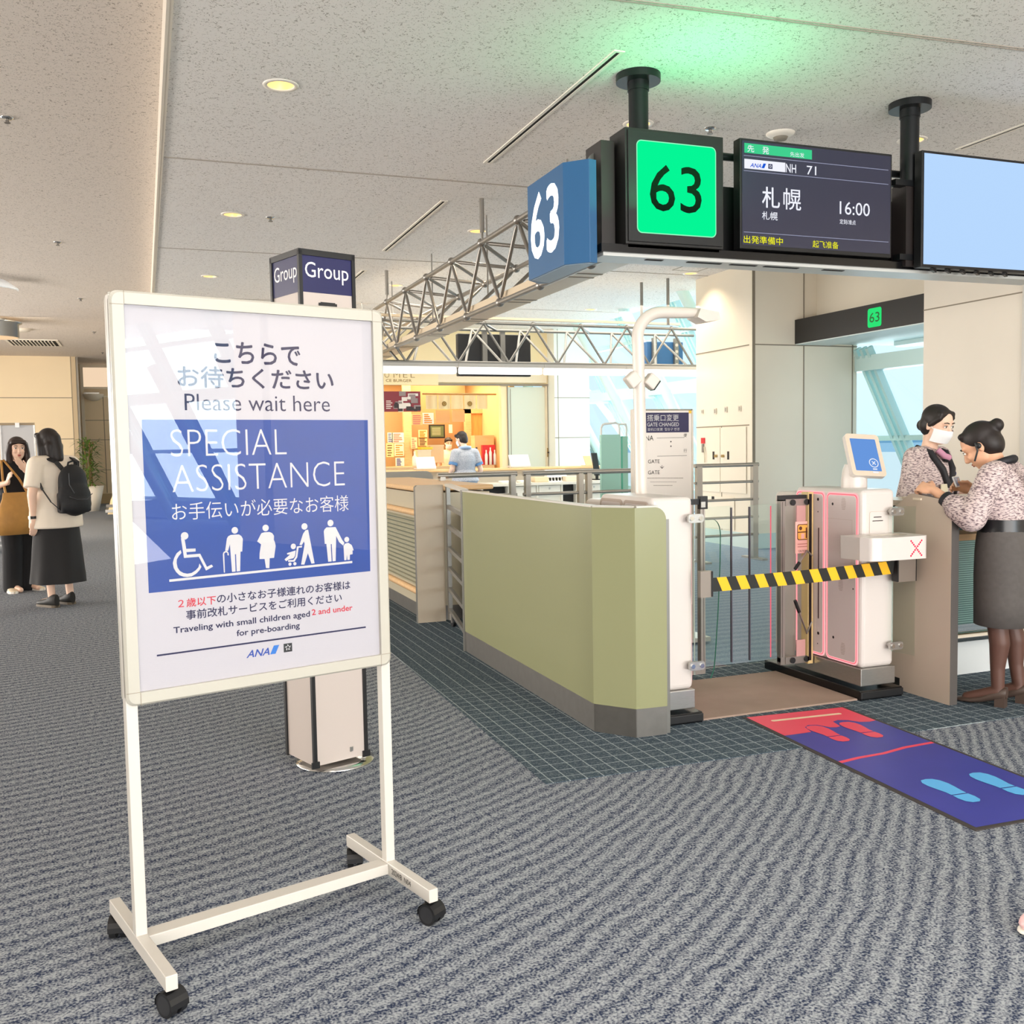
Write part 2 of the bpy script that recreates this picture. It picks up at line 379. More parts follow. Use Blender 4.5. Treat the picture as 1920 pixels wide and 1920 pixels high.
# boarding lounge ceiling beyond the opening
b = MB(); b.box(8.06, 8.6, 8.56, 10.82, 2.660, 2.671, M('soffit', '#DCE6E2', .5)); b.box(8.6, 10.3, 5.5, 10.83, 2.68, 2.75, M('soffit', '#DCE6E2', .5)); struct('ceiling_soffit', b)
# ------------------------------------------------------------------ walls behind the camera (they show as reflections only)
b = MB(); b.box(8.0, 8.4, -3.9, 2.5, 0, ZC, WALLC); struct('wall_right_rear', b)
b = MB(); b.box(8.0, 8.4, -7.72, -7.06, 0, ZC, WALLC); struct('wall_pier', b)
b = MB(); b.box(8.0, 8.4, -6.88, -4.87, 0, ZC, WALLC); struct('wall_pier.001', b)
b = MB(); b.box(-14, 16, -22.3, -22, 0, 4.5, WALLC); struct('wall_rear', b)
b = MB(); b.box(-14.3, -14, -22, 31, 0, 4.2, WALLC); struct('wall_left', b)

# ------------------------------------------------------------------ far end of the concourse
WARMW = M('warm_concourse_wall', '#EBD6B2', .45, var=.02, vscale=1.0)
b = MB(); yw = 27.6
b.box(-9, -1.66, yw, yw+.3, 0, ZL, WARMW); b.box(-1.66, -1.55, yw, yw+.3, 0, ZL, M('grey_beige_pier', '#C9B391', .5))
for z in (1.80, 2.85): b.box(-9, -1.66, yw-.006, yw, z-.01, z+.01, JOINT)
b.box(-1.67, -1.655, yw-.006, yw, 0, ZL, JOINT); b.box(-9, -1.55, yw-.02, yw, 0, .12, JOINT)
b.box(-1.55, -1.50, yw+.1, yw+.2, 0, ZL, WHITE)
struct('wall_concourse', b)
b = MB(); yw = 30.0
b.box(-9, 4.2, yw, yw+.2, 0, 4.0, WARMW)
for z in (.95, 1.80, 2.35): b.box(-1.5, 4, yw-.006, yw, z-.008, z+.008, JOINT)
b.box(-1.02, -1.0, yw-.006, yw, .3, 3.0, JOINT); b.box(-2, 4, yw-.03, yw, 0, .28, M('baseboard_beige', '#BFA77F', .5))
struct('wall_concourse_end', b)
b = MB(); b.box(-1.55, .2, yw-.05, yw, 3.22, 3.28, WALLC); b.box(-1.55, .2, yw-.05, yw, 3.0, 3.03, WALLC); b.box(-1.58, -1.50, yw-.06, yw, 0, 4.0, WALLC); b.box(-1.5, .2, yw-.05, yw, 3.82, 3.9, WALLC)
b.box(-1.5, .2, yw-.02, yw-.01, 3.28, 3.82, emitmat('lit_transom', '#FFE0BE', .9)); struct('window_2', b)

# ------------------------------------------------------------------ slanted glass facade
FX0, FTAN = 10.4, math.tan(math.radians(28))           # foot of the glass, lean towards the hall
def fac(y, z, off=0.0): return Vector((FX0 - z*FTAN + off, y, z))
ALU = M('facade_aluminium', '#C6E4E2', .4, .2)
STEELP = M('facade_steel_tube', '#D5EEEA', .4)
b = MB()
ys = [10.65 + 1.96*i for i in range(-16, 9)]
for y in ys:
    zt_ = 2.62 if 5 < y < 12.4 else 5.2
    for dy in (-.11, 0, .11): b.bar(fac(y+dy, -.05), fac(y+dy, zt_), .05, .10, ALU)
    if not 2 < y < 12.4: b.tube([fac(y+.55, 0, -.55), fac(y+.55, 2.4, -.62), fac(y+.55, 5.2, -.75)] if y > 5 else [fac(y+.55, 0, -.55), fac(y+.55, 2.9, -.62)], .09, STEELP, 10)
for z in (.45, 1.42, 3.3, 4.3): b.bar(fac(-22, z), fac(28, z), .10, .07, ALU)
b.bar(fac(-22, 2.42, .02), fac(28, 2.42, .02), .22, .20, STEELP)
for y in ys:
    if not 2 < y < 12.4: b.bar(fac(y+.55, 2.3, -.6), fac(y, 2.3, 0), .06, .06, STEELP)
W1 = struct('window_1', b)
GL = glassmat('tinted_facade_glass', (.92, .99, 1.0), .8)
b = MB(); b.quad(fac(-22, 0, .03), fac(28, 0, .03), fac(28, 5.4, .03), fac(-22, 5.4, .03), GL); b.build('pane', W1)
b = MB(); b.box(7.0, 9.0, 18.6, 24.0, 4.55, 4.7, WALLP); struct('ceiling_glass_edge', b)
# apron, water and low hills outside
b = MB(); b.box(13, 480, -700, 1500, -6.3, -6.1, M('apron_concrete', '#DDE6E8', .8)); o = struct('ground', b)
b = MB(); b.box(480, 3200, -2500, 5000, -6.4, -6.15, M('bay_water', '#6FA9CC', .5)); struct('water', b)
b = MB(); pts = []
for i in range(41):
    y = -500+100*i; pts.append((3000, y, -6+14+8*math.sin(i*.7)+5*math.sin(i*1.9)))
b.prism(pts+[(3000, 3600, -6), (3000, -500, -6)], (60, 0, 0), M('blue_hills', '#8DBBD6', 1.0)); struct('hills', b)
# ------------------------------------------------------------------ poster stand in the foreground
PAPER = M('poster_paper', '#B1AEB4', .7); PBLUE = M('poster_blue', '#073684', .6, var=.05, vscale=9); PWHITE = M('poster_white_ink', '#BDBBBC', .7)
PRED = M('poster_red_ink', '#B81C30', .6); INK = M('poster_navy_ink', '#17173F', .8); ABLUE = M('logo_blue', '#123C93', .5); SWB = M('swoosh_blue', '#1766B8', .5)
GLASSP = glassmat('poster_cover_sheet', (1, 1, 1), 1.35)
UX, UZ = Vector((1, 0, 0)), Vector((0, 0, 1))
def logo(b, o, u, v, h, navy, blue, dark, light):
    # slanted three letter wordmark, slanted bar, small square badge with five darts
    o = Vector(o); u = Vector(u); v = Vector(v)
    b.text('ANA', o, u, v, h, navy, width=h*3.1, height=h*.92, bold=.03, skew=.32)
    x = h*3.2; P = [(x, 0), (x+h*.75, 0), (x+h*1.3, h*1.12), (x+h*.55, h*1.12)]
    b.poly([o+u*a+v*c for a, c in P], blue)
    x = h*5.1; b.poly([o+u*a+v*c for a, c in ((x, 0), (x+h*1.2, 0), (x+h*1.2, h*1.15), (x, h*1.15))], dark)
    nrm = u.cross(v)
    for k in range(5):
        a = PI/2+2*PI*k/5; c = o+u*(x+h*.6+.3*h*math.cos(a))+v*(h*.6+.3*h*math.sin(a))+nrm*.0003
        d = u*math.cos(a+.5)+v*math.sin(a+.5); e = u*-math.sin(a+.5)+v*math.cos(a+.5)
        b.poly([c+d*.17*h, c-d*.13*h+e*.12*h, c-d*.13*h-e*.12*h], light)
st = thing('poster_stand', 'white wheeled poster stand reading SPECIAL ASSISTANCE on blue', 'sign', (-.066, 2.69, 0), .275)
L0 = True
b = MB(); fw = .034; z0, z1, W = .725, 1.796, .78
for y0, y1 in ((0, .022), (.030, .052)):
    o = rrect(W, z1-z0, .022); i_ = rrect(W-2*fw, z1-z0-2*fw, .004)
    cx, cz = W/2, (z0+z1)/2
    P = [(cx+a, cz+c) for a, c in o]; Q = [(cx+a, cz+c) for a, c in i_]; n = len(P)
    V = [(a, y0+.006, c) for a, c in P]+[(a, y1, c) for a, c in P]+[(cx+(a-cx)*.985, y0, cz+(c-cz)*.99) for a, c in P]+[(a, y0, c) for a, c in Q]+[(a, y1, c) for a, c in Q]
    F = []
    for k in range(n):
        j = (k+1) % n
        F += [(k, j, n+j, n+k), (2*n+k, 2*n+j, j, k), (3*n+k, 3*n+j, 2*n+j, 2*n+k), (4*n+k, 4*n+j, 3*n+j, 3*n+k), (n+k, n+j, 4*n+j, 4*n+k)]
    b.add(V, F, CREAMW)
b.box(.004, W-.004, .02, .032, z0+.004, z1-.004, CREAMW)
for x in (0.0, W):
    for z in (z0, z1):
        sx_ = 1 if x == 0 else -1; sz_ = 1 if z == z0 else -1
        b.obox((x+sx_*.0355, -.0004, z+sz_*.017), (.0012, 0, 0), (0, .001, 0), (0, 0, .034), JOINT); b.obox((x+sx_*.017, -.0004, z+sz_*.0355), (.034, 0, 0), (0, .001, 0), (0, 0, .0012), JOINT)
fr = b.build('poster_frame', st, local=True)
b = MB(); yp = .012; yt = yp-.0006; yt2 = yp-.0003
b.box(fw-.004, W-fw+.004, yp, yp+.004, z0+fw-.004, z1-fw+.004, PAPER)
b.quad((.070, yt2, 1.016), (.7215, yt2, 1.016), (.7265, yt2, 1.4695), (.070, yt2, 1.4695), PBLUE)
def pt(body, u0, u1, z, h, mat, bold=0.0, skew=0): b.text(body, (u0, yt, z), UX, UZ, 1, mat, width=u1-u0, height=h, bold=bold, skew=skew)
pt('こちらで', .268, .516, 1.623, .0575, INK, .030); pt('お待ちください', .168, .617, 1.5555, .0565, INK, .030)
pt('Please wait here', .183, .604, 1.4935, .0445, INK, -.004)
pt('SPECIAL', .142, .466, 1.3715, .072, PWHITE, -.019); pt('ASSISTANCE', .142, .645, 1.277, .072, PWHITE, -.019)
pt('お手伝いが必要なお客様', .138, .655, 1.202, .047, PWHITE, -.004)
pt('２歳以下', .145, .247, .968, .0235, PRED, .022); pt('の小さなお子様連れのお客様は', .2505, .653, .969, .0255, INK, .022)
pt('事前改札サービスをご利用ください', .165, .624, .934, .0255, INK, .022)
pt('Traveling with small children aged', .130, .521, .8965, .0215, INK, .028); pt('2 and under', .528, .658, .9045, .0165, PRED, .028)
pt('for pre-boarding', .302, .4885, .867, .0215, INK, .028)
b.box(.084, .701, yt, yp, .846, .8505, INK)
b.quad((.124, yt, 1.0405), (.662, yt, 1.0455), (.662, yt, 1.052), (.124, yt, 1.047), PWHITE)
logo(b, (.328, yt, .8075), UX, UZ, .0215, ABLUE, SWB, BLACK, PWHITE)
PICS = [
 [(0.159,1.155),(0.169,1.149),(0.172,1.125),(0.197,1.124),(0.197,1.116),(0.172,1.116),(0.173,1.109),(0.209,1.109),(0.226,1.072),(0.239,1.077),(0.243,1.071),(0.223,1.062),(0.205,1.101),(0.165,1.101)],
 [(0.157,1.123),(0.146,1.115),(0.139,1.103),(0.135,1.090),(0.137,1.076),(0.143,1.065),(0.151,1.056),(0.162,1.051),(0.172,1.049),(0.184,1.050),(0.196,1.056),(0.205,1.064),(0.211,1.073),(0.206,1.083),(0.203,1.073),(0.195,1.065),(0.184,1.059),(0.172,1.058),(0.162,1.061),(0.153,1.067),(0.147,1.077),(0.145,1.089),(0.146,1.099),(0.152,1.108),(0.159,1.115)],
 [(0.295,1.154),(0.318,1.154),(0.325,1.149),(0.329,1.141),(0.326,1.106),(0.321,1.106),(0.318,1.052),(0.308,1.052),(0.308,1.100),(0.305,1.100),(0.305,1.052),(0.295,1.052),(0.292,1.125),(0.292,1.129),(0.286,1.111),(0.278,1.112),(0.284,1.145),(0.288,1.151)],
 [(0.272,1.052),(0.271,1.103),(0.273,1.108),(0.278,1.111),(0.283,1.111),(0.287,1.106),(0.288,1.098),(0.284,1.099),(0.284,1.105),(0.281,1.107),(0.278,1.107),(0.275,1.104),(0.275,1.052)],
 [(0.383,1.153),(0.370,1.131),(0.381,1.122),(0.376,1.098),(0.375,1.081),(0.390,1.080),(0.393,1.054),(0.403,1.053),(0.405,1.081),(0.418,1.081),(0.424,1.114),(0.422,1.125),(0.419,1.132),(0.420,1.143),(0.415,1.151),(0.407,1.155),(0.392,1.155)],
 [(0.524,1.154),(0.516,1.153),(0.508,1.143),(0.496,1.112),(0.503,1.111),(0.510,1.121),(0.512,1.114),(0.499,1.055),(0.509,1.054),(0.521,1.086),(0.531,1.055),(0.541,1.055)],
 [(0.504,1.109),(0.488,1.108),(0.483,1.080),(0.476,1.070),(0.460,1.071),(0.460,1.066),(0.479,1.065),(0.488,1.077),(0.493,1.104),(0.503,1.104)],
 [(0.484,1.097),(0.457,1.091),(0.458,1.087),(0.466,1.087),(0.463,1.084),(0.449,1.074),(0.454,1.068),(0.462,1.073),(0.476,1.075),(0.481,1.081)],
 [(0.582,1.157),(0.611,1.156),(0.631,1.117),(0.638,1.108),(0.634,1.100),(0.621,1.111),(0.612,1.130),(0.608,1.056),(0.598,1.056),(0.597,1.107),(0.594,1.107),(0.595,1.056),(0.584,1.056),(0.580,1.109),(0.575,1.109),(0.573,1.146),(0.576,1.152)],
 [(0.640,1.105),(0.651,1.107),(0.662,1.099),(0.668,1.083),(0.664,1.083),(0.664,1.072),(0.655,1.071),(0.654,1.056),(0.646,1.056),(0.645,1.072),(0.645,1.072),(0.643,1.056),(0.636,1.056),(0.635,1.099)],
]
DOTS = [(0.169,1.160,0.0101), (0.307,1.166,0.0092), (0.396,1.167,0.0093), (0.513,1.164,0.0093), (0.477,1.109,0.0080), (0.465,1.059,0.0047), (0.480,1.059,0.0048), (0.595,1.169,0.0095), (0.646,1.117,0.0079)]

for P in PICS: b.poly([(a, yt, c) for a, c in P], PWHITE)
for u_, z_, r_ in DOTS: b.disc((u_, yt, z_), (0, -1, 0), r_, PWHITE, 24)
b.build('poster', fr, local=True)
b = MB(); b.quad((fw, .006, z0+fw), (W-fw, .006, z0+fw), (W-fw, .006, z1-fw), (fw, .006, z1-fw), GLASSP); b.build('cover_sheet', fr, local=True)
for x in (0.0, W-.03):
    b = MB(); b.box(x, x+.03, .011, .041, .108, z1-.01, WHITE); b.build('post', st, bev=.002, local=True)
b = MB(); b.box(.03, W-.03, 0, .052, .074, .106, WHITE); b.build('crossbar', st, bev=.002, local=True)
for i, x in enumerate((0.0, W-.03)):
    b = MB(); b.box(x, x+.03, -.24, .285, .070, .109, WHITE); ft = b.build('foot', st, bev=.002, local=True)
    if i:
        b = MB(); b.text('2024/8  N04', (x-.0006, -.02, .082), (0, -1, 0), UZ, 1, M('marker_ink', '#2A2724', .8), width=.115, height=.017); b.build('handwriting', ft, local=True)
    for y in (-.205, .255):
        ca = MB(); c = Vector((x+.015, y, .031)); ax = Vector((1, .35 if y < 0 else -.5, 0)).normalized()
        fwd = Vector((-ax.y, ax.x, 0))*(.014 if y < 0 else -.014); c2 = c-fwd
        cb = ca.cyl((x+.015, y, .045), (x+.015, y, .070), .009, BLACK, 10).build('caster', st, local=True)
        wh = MB()
        for s in (-1, 1): wh.cyl(c2+ax*s*.006, c2+ax*s*.024, .031, BLACK, 24); wh.cyl(c2+ax*s*.024, c2+ax*s*.0245, .024, M('caster_cap', '#2A2A2C', .4), 20)
        wh.build('wheel', cb, local=True)
        hd = MB(); V = []
        for k in range(9):
            a = math.radians(-10+200*k/8); V.append(c2+fwd.normalized()*math.cos(a)*.0335+UZ*math.sin(a)*.0335)
        for k in range(8):
            hd.add([V[k]-ax*.026, V[k]+ax*.026, V[k+1]+ax*.026, V[k+1]-ax*.026], [(0, 1, 2, 3)], BLACK, True)
        hd.build('hood', cb, local=True)

# ------------------------------------------------------------------ boarding group totem
tt = thing('boarding_totem', 'tall white boarding totem headed Group on a round chrome base', 'sign', (.71, 4.30, 0), .335)
b = MB(); b.lathe((.035, -.01, 0), [(0, 0), (.172, 0), (.172, .008), (.12, .017), (.05, .022), (0, .022)], CHROME, 40); b.build('base_plate', tt, local=True)
h = .125; b = MB(); PANELW = M('totem_panel', '#C6BAB2', .35)
b.box(-h, h, -h, h, .035, 2.205, PANELW)
b.box(-.05, .05, -.05, .05, .018, .04, BLACK)
b.build('body', tt, local=True)
b = MB()
for sx_ in (-1, 1):
    for sy_ in (-1, 1): b.box(sx_*h-.008, sx_*h+.008, sy_*h-.008, sy_*h+.008, .03, 2.21, BLACK)
b.box(-h-.008, h+.008, -h-.008, h+.008, 2.19, 2.215, BLACK)
for sx_ in (-1, 1): b.box(sx_*h-.018, sx_*h+.018, -h-.009, -h+.0, .028, .055, BLACK)
b.build('edge_trim', tt, local=True)
NAVYP = M('totem_navy', '#16184F', .4); TXW = M('totem_white', '#F2F0EE', .5)
b = MB()
b.box(-h+.008, h-.008, -h-.002, -h, 2.04, 2.19, NAVYP); b.box(-h-.002, -h, -h+.008, h-.008, 2.04, 2.19, NAVYP)
b.text('Group', (0, -h-.0026, 2.082), UX, UZ, 1, TXW, width=.205, height=.083, align='c'); b.text('Group', (-h-.0026, 0, 2.082), (0, -1, 0), UZ, 1, TXW, width=.205, height=.083, align='c')
b.text('1', (0, -h-.0026, 1.80), UX, UZ, 1, BLACK, width=.07, height=.20, align='c', bold=.02)
b.build('header', tt, local=True)
b = MB(); b.box(.045, .06, -h-.004, -h, .065, .085, STEEL); b.build('latch', tt, local=True)

# ------------------------------------------------------------------ folded guard panel
GREEN = M('sage_green_laminate', '#93946F', .22, spec=.45)
gp = thing('guard_panel', 'sage green folded guard panel with steel kick plate beside gate', 'panel', (2.0, 4.3, 0))
pts = [Vector((1.997, 6.29, 0)), Vector((1.985, 4.226, 0)), Vector((2.124, 4.05, 0)), Vector((2.286, 4.044, 0))]
inn = [Vector((2.037, 6.29, 0)), Vector((2.025, 4.244, 0)), Vector((2.142, 4.090, 0)), Vector((2.286, 4.084, 0))]
def ribbon(b, z0, z1, mat, off=0.0, cap=None, top=None):
    for i in range(3):
        nrm = (pts[i+1]-pts[i]).cross(UZ).normalized()*-off
        p, q, r, s = pts[i]+nrm, pts[i+1]+nrm, inn[i+1], inn[i]
        b.add([(p.x,p.y,z0),(q.x,q.y,z0),(r.x,r.y,z0),(s.x,s.y,z0),(p.x,p.y,z1),(q.x,q.y,z1),(r.x,r.y,z1),(s.x,s.y,z1)],
              [(0,3,2,1),(4,5,6,7),(0,1,5,4),(2,3,7,6)]+([(3,0,4,7)] if i == 0 else [])+([(1,2,6,5)] if i == 2 else []), mat)
b = MB(); 
for i in range(2):
    p, q, r, s = pts[i], pts[i+1], inn[i+1], inn[i]
    b.add([(p.x,p.y,.14),(q.x,q.y,.14),(r.x,r.y,.14),(s.x,s.y,.14),(p.x,p.y,1.09),(q.x,q.y,1.09),(r.x,r.y,1.09),(s.x,s.y,1.09)], [(0,3,2,1),(4,5,6,7),(0,1,5,4),(2,3,7,6),(3,0,4,7),(1,2,6,5)], GREEN)
p, q = pts[2], pts[3]; d = (q-p); prof = [(0, .14), (1, .14), (1, 1.03)]
for k in range(1, 7): a = PI/2*k/6; prof.append((1-(.06/d.length)*(1-math.cos(a)), 1.03+.06*math.sin(a)))
prof.append((0, 1.09))
b.prism([(p+d*t)+UZ*z for t, z in prof], (.005, .04, 0), GREEN)
b.build('board', gp)
b = MB(); ribbon(b, 0, .147, DSTEEL, .004); b.build('kick_plate', gp)
b = MB()
for i in range(2): b.bar((pts[i]+inn[i])/2+UZ*1.094, (pts[i+1]+inn[i+1])/2+UZ*1.094, .046, .008, WHITE)
b.bar((pts[2]+inn[2])/2+UZ*1.094, (p+d*.68+(inn[2]-pts[2])/2)+UZ*1.094, .046, .008, WHITE)
b.build('top_cap', gp)
b = MB(); b.box(1.988, 2.042, 6.285, 6.305, 0, 1.10, GREYM); b.build('end_post', gp)
b = MB(); b.bar(q+UZ*.0+Vector((.004, .02, 0)), q+UZ*1.03+Vector((.004, .02, 0)), .006, .042, GREYM, up=(1, 0, 0)); b.build('edge_trim', gp)

# ------------------------------------------------------------------ hinged rail gate between counter and guard panel
rg = thing('rail_gate', 'grey metal rail gate with ladder rungs behind the green panel', 'gate', (2.1, 6.9, 0))
A_, B_ = Vector((2.235, 7.41, 0)), Vector((2.03, 6.34, 0))
b = MB(); b.bar(A_+UZ*.02, A_+UZ*1.09, .035, .03, GREYM, up=(1, 0, 0)); b.build('post', rg)
b = MB(); b.bar(B_+UZ*.1, B_+UZ*1.09, .03, .03, GREYM, up=(1, 0, 0)); b.build('post', rg)
for z in (.103, .27, .435, .595, .767, .924): b = MB(); b.bar(A_+UZ*z, B_+UZ*z, .025, .03, GREYM); b.build('rung', rg)
b = MB(); b.bar(A_+UZ*1.095, B_+UZ*1.095, .05, .02, WHITE); b.build('top_rail', rg)
b = MB(); c = Vector((2.20, 7.22, .045)); b.cyl(c-Vector((.012, 0, 0)), c+Vector((.012, 0, 0)), .045, BLACK, 20); b.cyl(c-Vector((.014, 0, 0)), c+Vector((.014, 0, 0)), .016, STEEL, 12); b.box(2.18, 2.22, 7.21, 7.25, .05, .10, STEEL); b.build('caster', rg)
cb_ = thing('service_cabinet', 'pale grey service cabinet seen through the rail gate rungs', 'cabinet', (2.62, 7.3, 0))
b = MB(); b.box(2.36, 2.85, 6.85, 7.42, .09, .84, M('cabinet_grey', '#D8DADA', .45)); b.build('body', cb_, bev=.01)
b = MB(); b.box(2.34, 2.87, 6.83, 7.44, .84, .87, M('cabinet_top', '#B9BBBC', .4)); b.build('top', cb_)
b = MB(); b.box(2.42, 2.80, 6.9, 7.38, .0, .09, M('cabinet_plinth', '#9FA3A6', .5)); b.build('plinth', cb_)

# ------------------------------------------------------------------ long counter behind the poster stand
ct = thing('boarding_counter', 'long beige boarding counter with wooden rails behind the poster stand', 'counter', (2.3, 9, 0))
BEI = M('counter_beige', '#BDB39A', .4); 
def ribmat():
    m = M('ribbed_panel', '#A5A48C', .45); n = m.node_tree.nodes; l = m.node_tree.links; g = n.new('ShaderNodeNewGeometry'); s = n.new('ShaderNodeSeparateXYZ'); l.new(g.outputs['Position'], s.inputs[0])
    k = n.new('ShaderNodeMath'); k.operation = 'MULTIPLY'; k.inputs[1].default_value = 2*PI/.036; l.new(s.outputs[2], k.inputs[0]); k2 = n.new('ShaderNodeMath'); k2.operation = 'SINE'; l.new(k.outputs[0], k2.inputs[0])
    bp = n.new('ShaderNodeBump'); bp.inputs['Strength'].default_value = .8; bp.inputs['Distance'].default_value = .012; l.new(k2.outputs[0], bp.inputs['Height']); l.new(bp.outputs[0], n['Principled BSDF'].inputs['Normal'])
    return m
RIB = ribmat()
b = MB(); b.box(2.06, 2.62, 7.52, 10.2, .12, 1.03, BEI); b.build('body', ct)
b = MB(); b.box(2.052, 2.06, 7.52, 10.2, .27, .82, RIB); b.build('ribbed_panel', ct)
b = MB(); b.box(2.0, 2.66, 7.52, 10.2, 1.045, 1.085, WOODL); b.build('worktop', ct, bev=.015, seg=3)
for z in (.865, .225): b = MB(); b.cyl((2.045, 7.52, z), (2.045, 10.2, z), .026, WOODL, 12); b.build('wood_rail', ct)
b = MB(); b.box(2.075, 2.6, 7.52, 10.2, .0, .12, DSTEEL); b.build('plinth', ct)
b = MB(); b.prism([(1.985, 7.47, 0), (2.215, 7.47, 0), (2.215, 7.47, 1.095), (2.0, 7.47, 1.095), (1.985, 7.47, 1.08)], (0, .05, 0), M('counter_end_panel', '#C6B7A1', .35), GREYM); b.build('end_panel', ct)
# ------------------------------------------------------------------ ceiling fittings
RIMW = M('downlight_rim', '#F1E9DC', .4); REFL = M('downlight_reflector', '#F0CE90', .35, .3, emit='#FFC878', estr=.55); LAMP = emitmat('downlight_lamp', '#FFF3D6', 9)
DL = [(.905, 6.47, 'nearest the camera, above the poster stand'), (.905, 10.06, 'second in the row above the poster stand'), (.905, 13.62, 'third in the row above the poster stand'),
      (3.44, 6.45, 'hidden half behind the left gantry post'), (3.44, 10.09, 'just left of the metal truss'), (3.44, 13.71, 'at the far end of the metal truss'),
      (5.66, 6.15, 'hidden half behind the right gantry post'), (7.05, 11.75, 'beside the cream service block'), (7.20, 15.27, 'small and far, above the back truss')]
cut = MB()
for x, y, _ in DL: cut.cyl((x, y, ZC-.05), (x, y, ZC+.10), .093, RIMW, 24)
cuto = cut.build('cutter'); ceil = bpy.data.objects['ceiling']
bm_ = ceil.modifiers.new('holes', 'BOOLEAN'); bm_.operation = 'DIFFERENCE'; bm_.object = cuto; bm_.solver = 'EXACT'
me = bpy.data.meshes.new_from_object(ceil.evaluated_get(bpy.context.evaluated_depsgraph_get())); ceil.modifiers.clear(); ceil.data = me
bpy.data.objects.remove(cuto)
d0 = None
for i, (x, y, wh) in enumerate(DL):
    lab = 'warm round ceiling downlight ' + wh
    if d0 is None:
        d0 = thing('downlight', lab, 'ceiling light', (x, y, ZC), 0, 'recessed ceiling downlights')
        b = MB(); b.lathe((0, 0, 0), [(.082, -.001), (.086, -.008), (.110, -.006), (.112, 0)], RIMW, 32); b.build('rim', d0, local=True)
        b = MB(); b.lathe((0, 0, 0), [(.084, -.002), (.080, .03), (.062, .082)], REFL, 28); b.build('reflector', d0, local=True)
        b = MB(); b.disc((0, 0, .08), (0, 0, -1), .063, LAMP, 24); b.build('lamp', d0, local=True)
    else: copy_tree(d0, Vector((x, y, ZC))-Vector(d0.location), None, lab)
    ld = bpy.data.lights.new('downlight_beam', 'SPOT'); ld.energy = 46; ld.color = (1, .83, .60); ld.spot_size = math.radians(125); ld.spot_blend = .7; ld.shadow_soft_size = .06
    lo = bpy.data.objects.new('downlight_beam', ld); COL.objects.link(lo); lo.location = (x, y, ZC-.012)
SLOTS = [(2.715, 5.31, 7.69, 'above the gate signs, longest'), (2.73, 8.95, 11.38, 'left of the truss, second along'), (2.76, 12.65, 14.57, 'far down, third along'), (5.6, 11.62, 14.0, 'over the lounge behind the gate signs'),
         (6.2, 4.6, 6.23, 'at the upper right by the blank screen')]
for x, y0, y1, wh in SLOTS:
    t = thing('ceiling_slot', 'narrow black linear slot in the ceiling '+wh, 'ceiling slot', (x, (y0+y1)/2, ZC), 0, 'linear slots in the ceiling')
    b = MB(); b.box(x-.035, x-.013, y0, y1, ZC-.007, ZC, RIMW); b.box(x+.013, x+.035, y0, y1, ZC-.007, ZC, RIMW); b.box(x-.013, x+.013, y0, y0+.02, ZC-.007, ZC, RIMW); b.box(x-.013, x+.013, y1-.02, y1, ZC-.007, ZC, RIMW); b.build('frame', t)
    b = MB(); b.box(x-.013, x+.013, y0+.02, y1-.02, ZC-.003, ZC, DARKGAP); b.build('gap', t)
def sprinkler(x, y, z, wh):
    t = thing('sprinkler', 'small sprinkler head in the ceiling '+wh, 'sprinkler', (x, y, z), 0, 'ceiling sprinkler heads')
    b = MB(); b.lathe((x, y, z), [(.0, -.012), (.03, -.012), (.045, -.003), (.046, 0)], CHROME, 18); b.build('escutcheon', t)
    b = MB(); b.cyl((x, y, z-.012), (x, y, z-.035), .012, DSTEEL, 10); b.cyl((x, y, z-.035), (x, y, z-.04), .022, DSTEEL, 12); b.build('nozzle', t)
for y, wh in ((8.31, 'at the left picture edge, nearest'), (12.9, 'left of the ceiling step, second along'), (17.4, 'left of the ceiling step, third along'), (22.0, 'above the air grille, fourth along'), (26.4, 'by the far end wall')):
    sprinkler(-.855, y, ZL, wh)
sprinkler(4.0, 6.385, ZC, 'between the green number sign and flight screen'); sprinkler(1.27, 10.09, ZC, 'right of the second downlight')
t = thing('smoke_detector', 'round cream smoke detector above the flight screen', 'smoke detector', (4.57, 6.32, ZC))
b = MB(); b.lathe((4.57, 6.32, ZC), [(0, -.05), (.045, -.05), (.055, -.03)], M('detector_grille', '#8D8578', .6), 24); b.build('sensor', t)
b = MB(); b.lathe((4.57, 6.32, ZC), [(.055, -.03), (.085, -.022), (.105, -.008), (.107, 0)], RIMW, 28); b.build('base', t)
t = thing('ceiling_hatch', 'square access hatch outline in the ceiling by the service block', 'hatch', (6.85, 11.5, ZC))
b = MB()
for p, q in (((6.68, 11.2), (7.06, 11.2)), ((7.06, 11.2), (7.06, 11.6)), ((7.06, 11.6), (6.68, 11.6)), ((6.68, 11.6), (6.68, 11.2))): b.bar((*p, ZC-.002), (*q, ZC-.002), .012, .004, JOINT)
b.build('frame', t); b = MB(); b.box(6.69, 7.05, 11.21, 11.59, ZC-.003, ZC, TILE); b.build('lid', t)
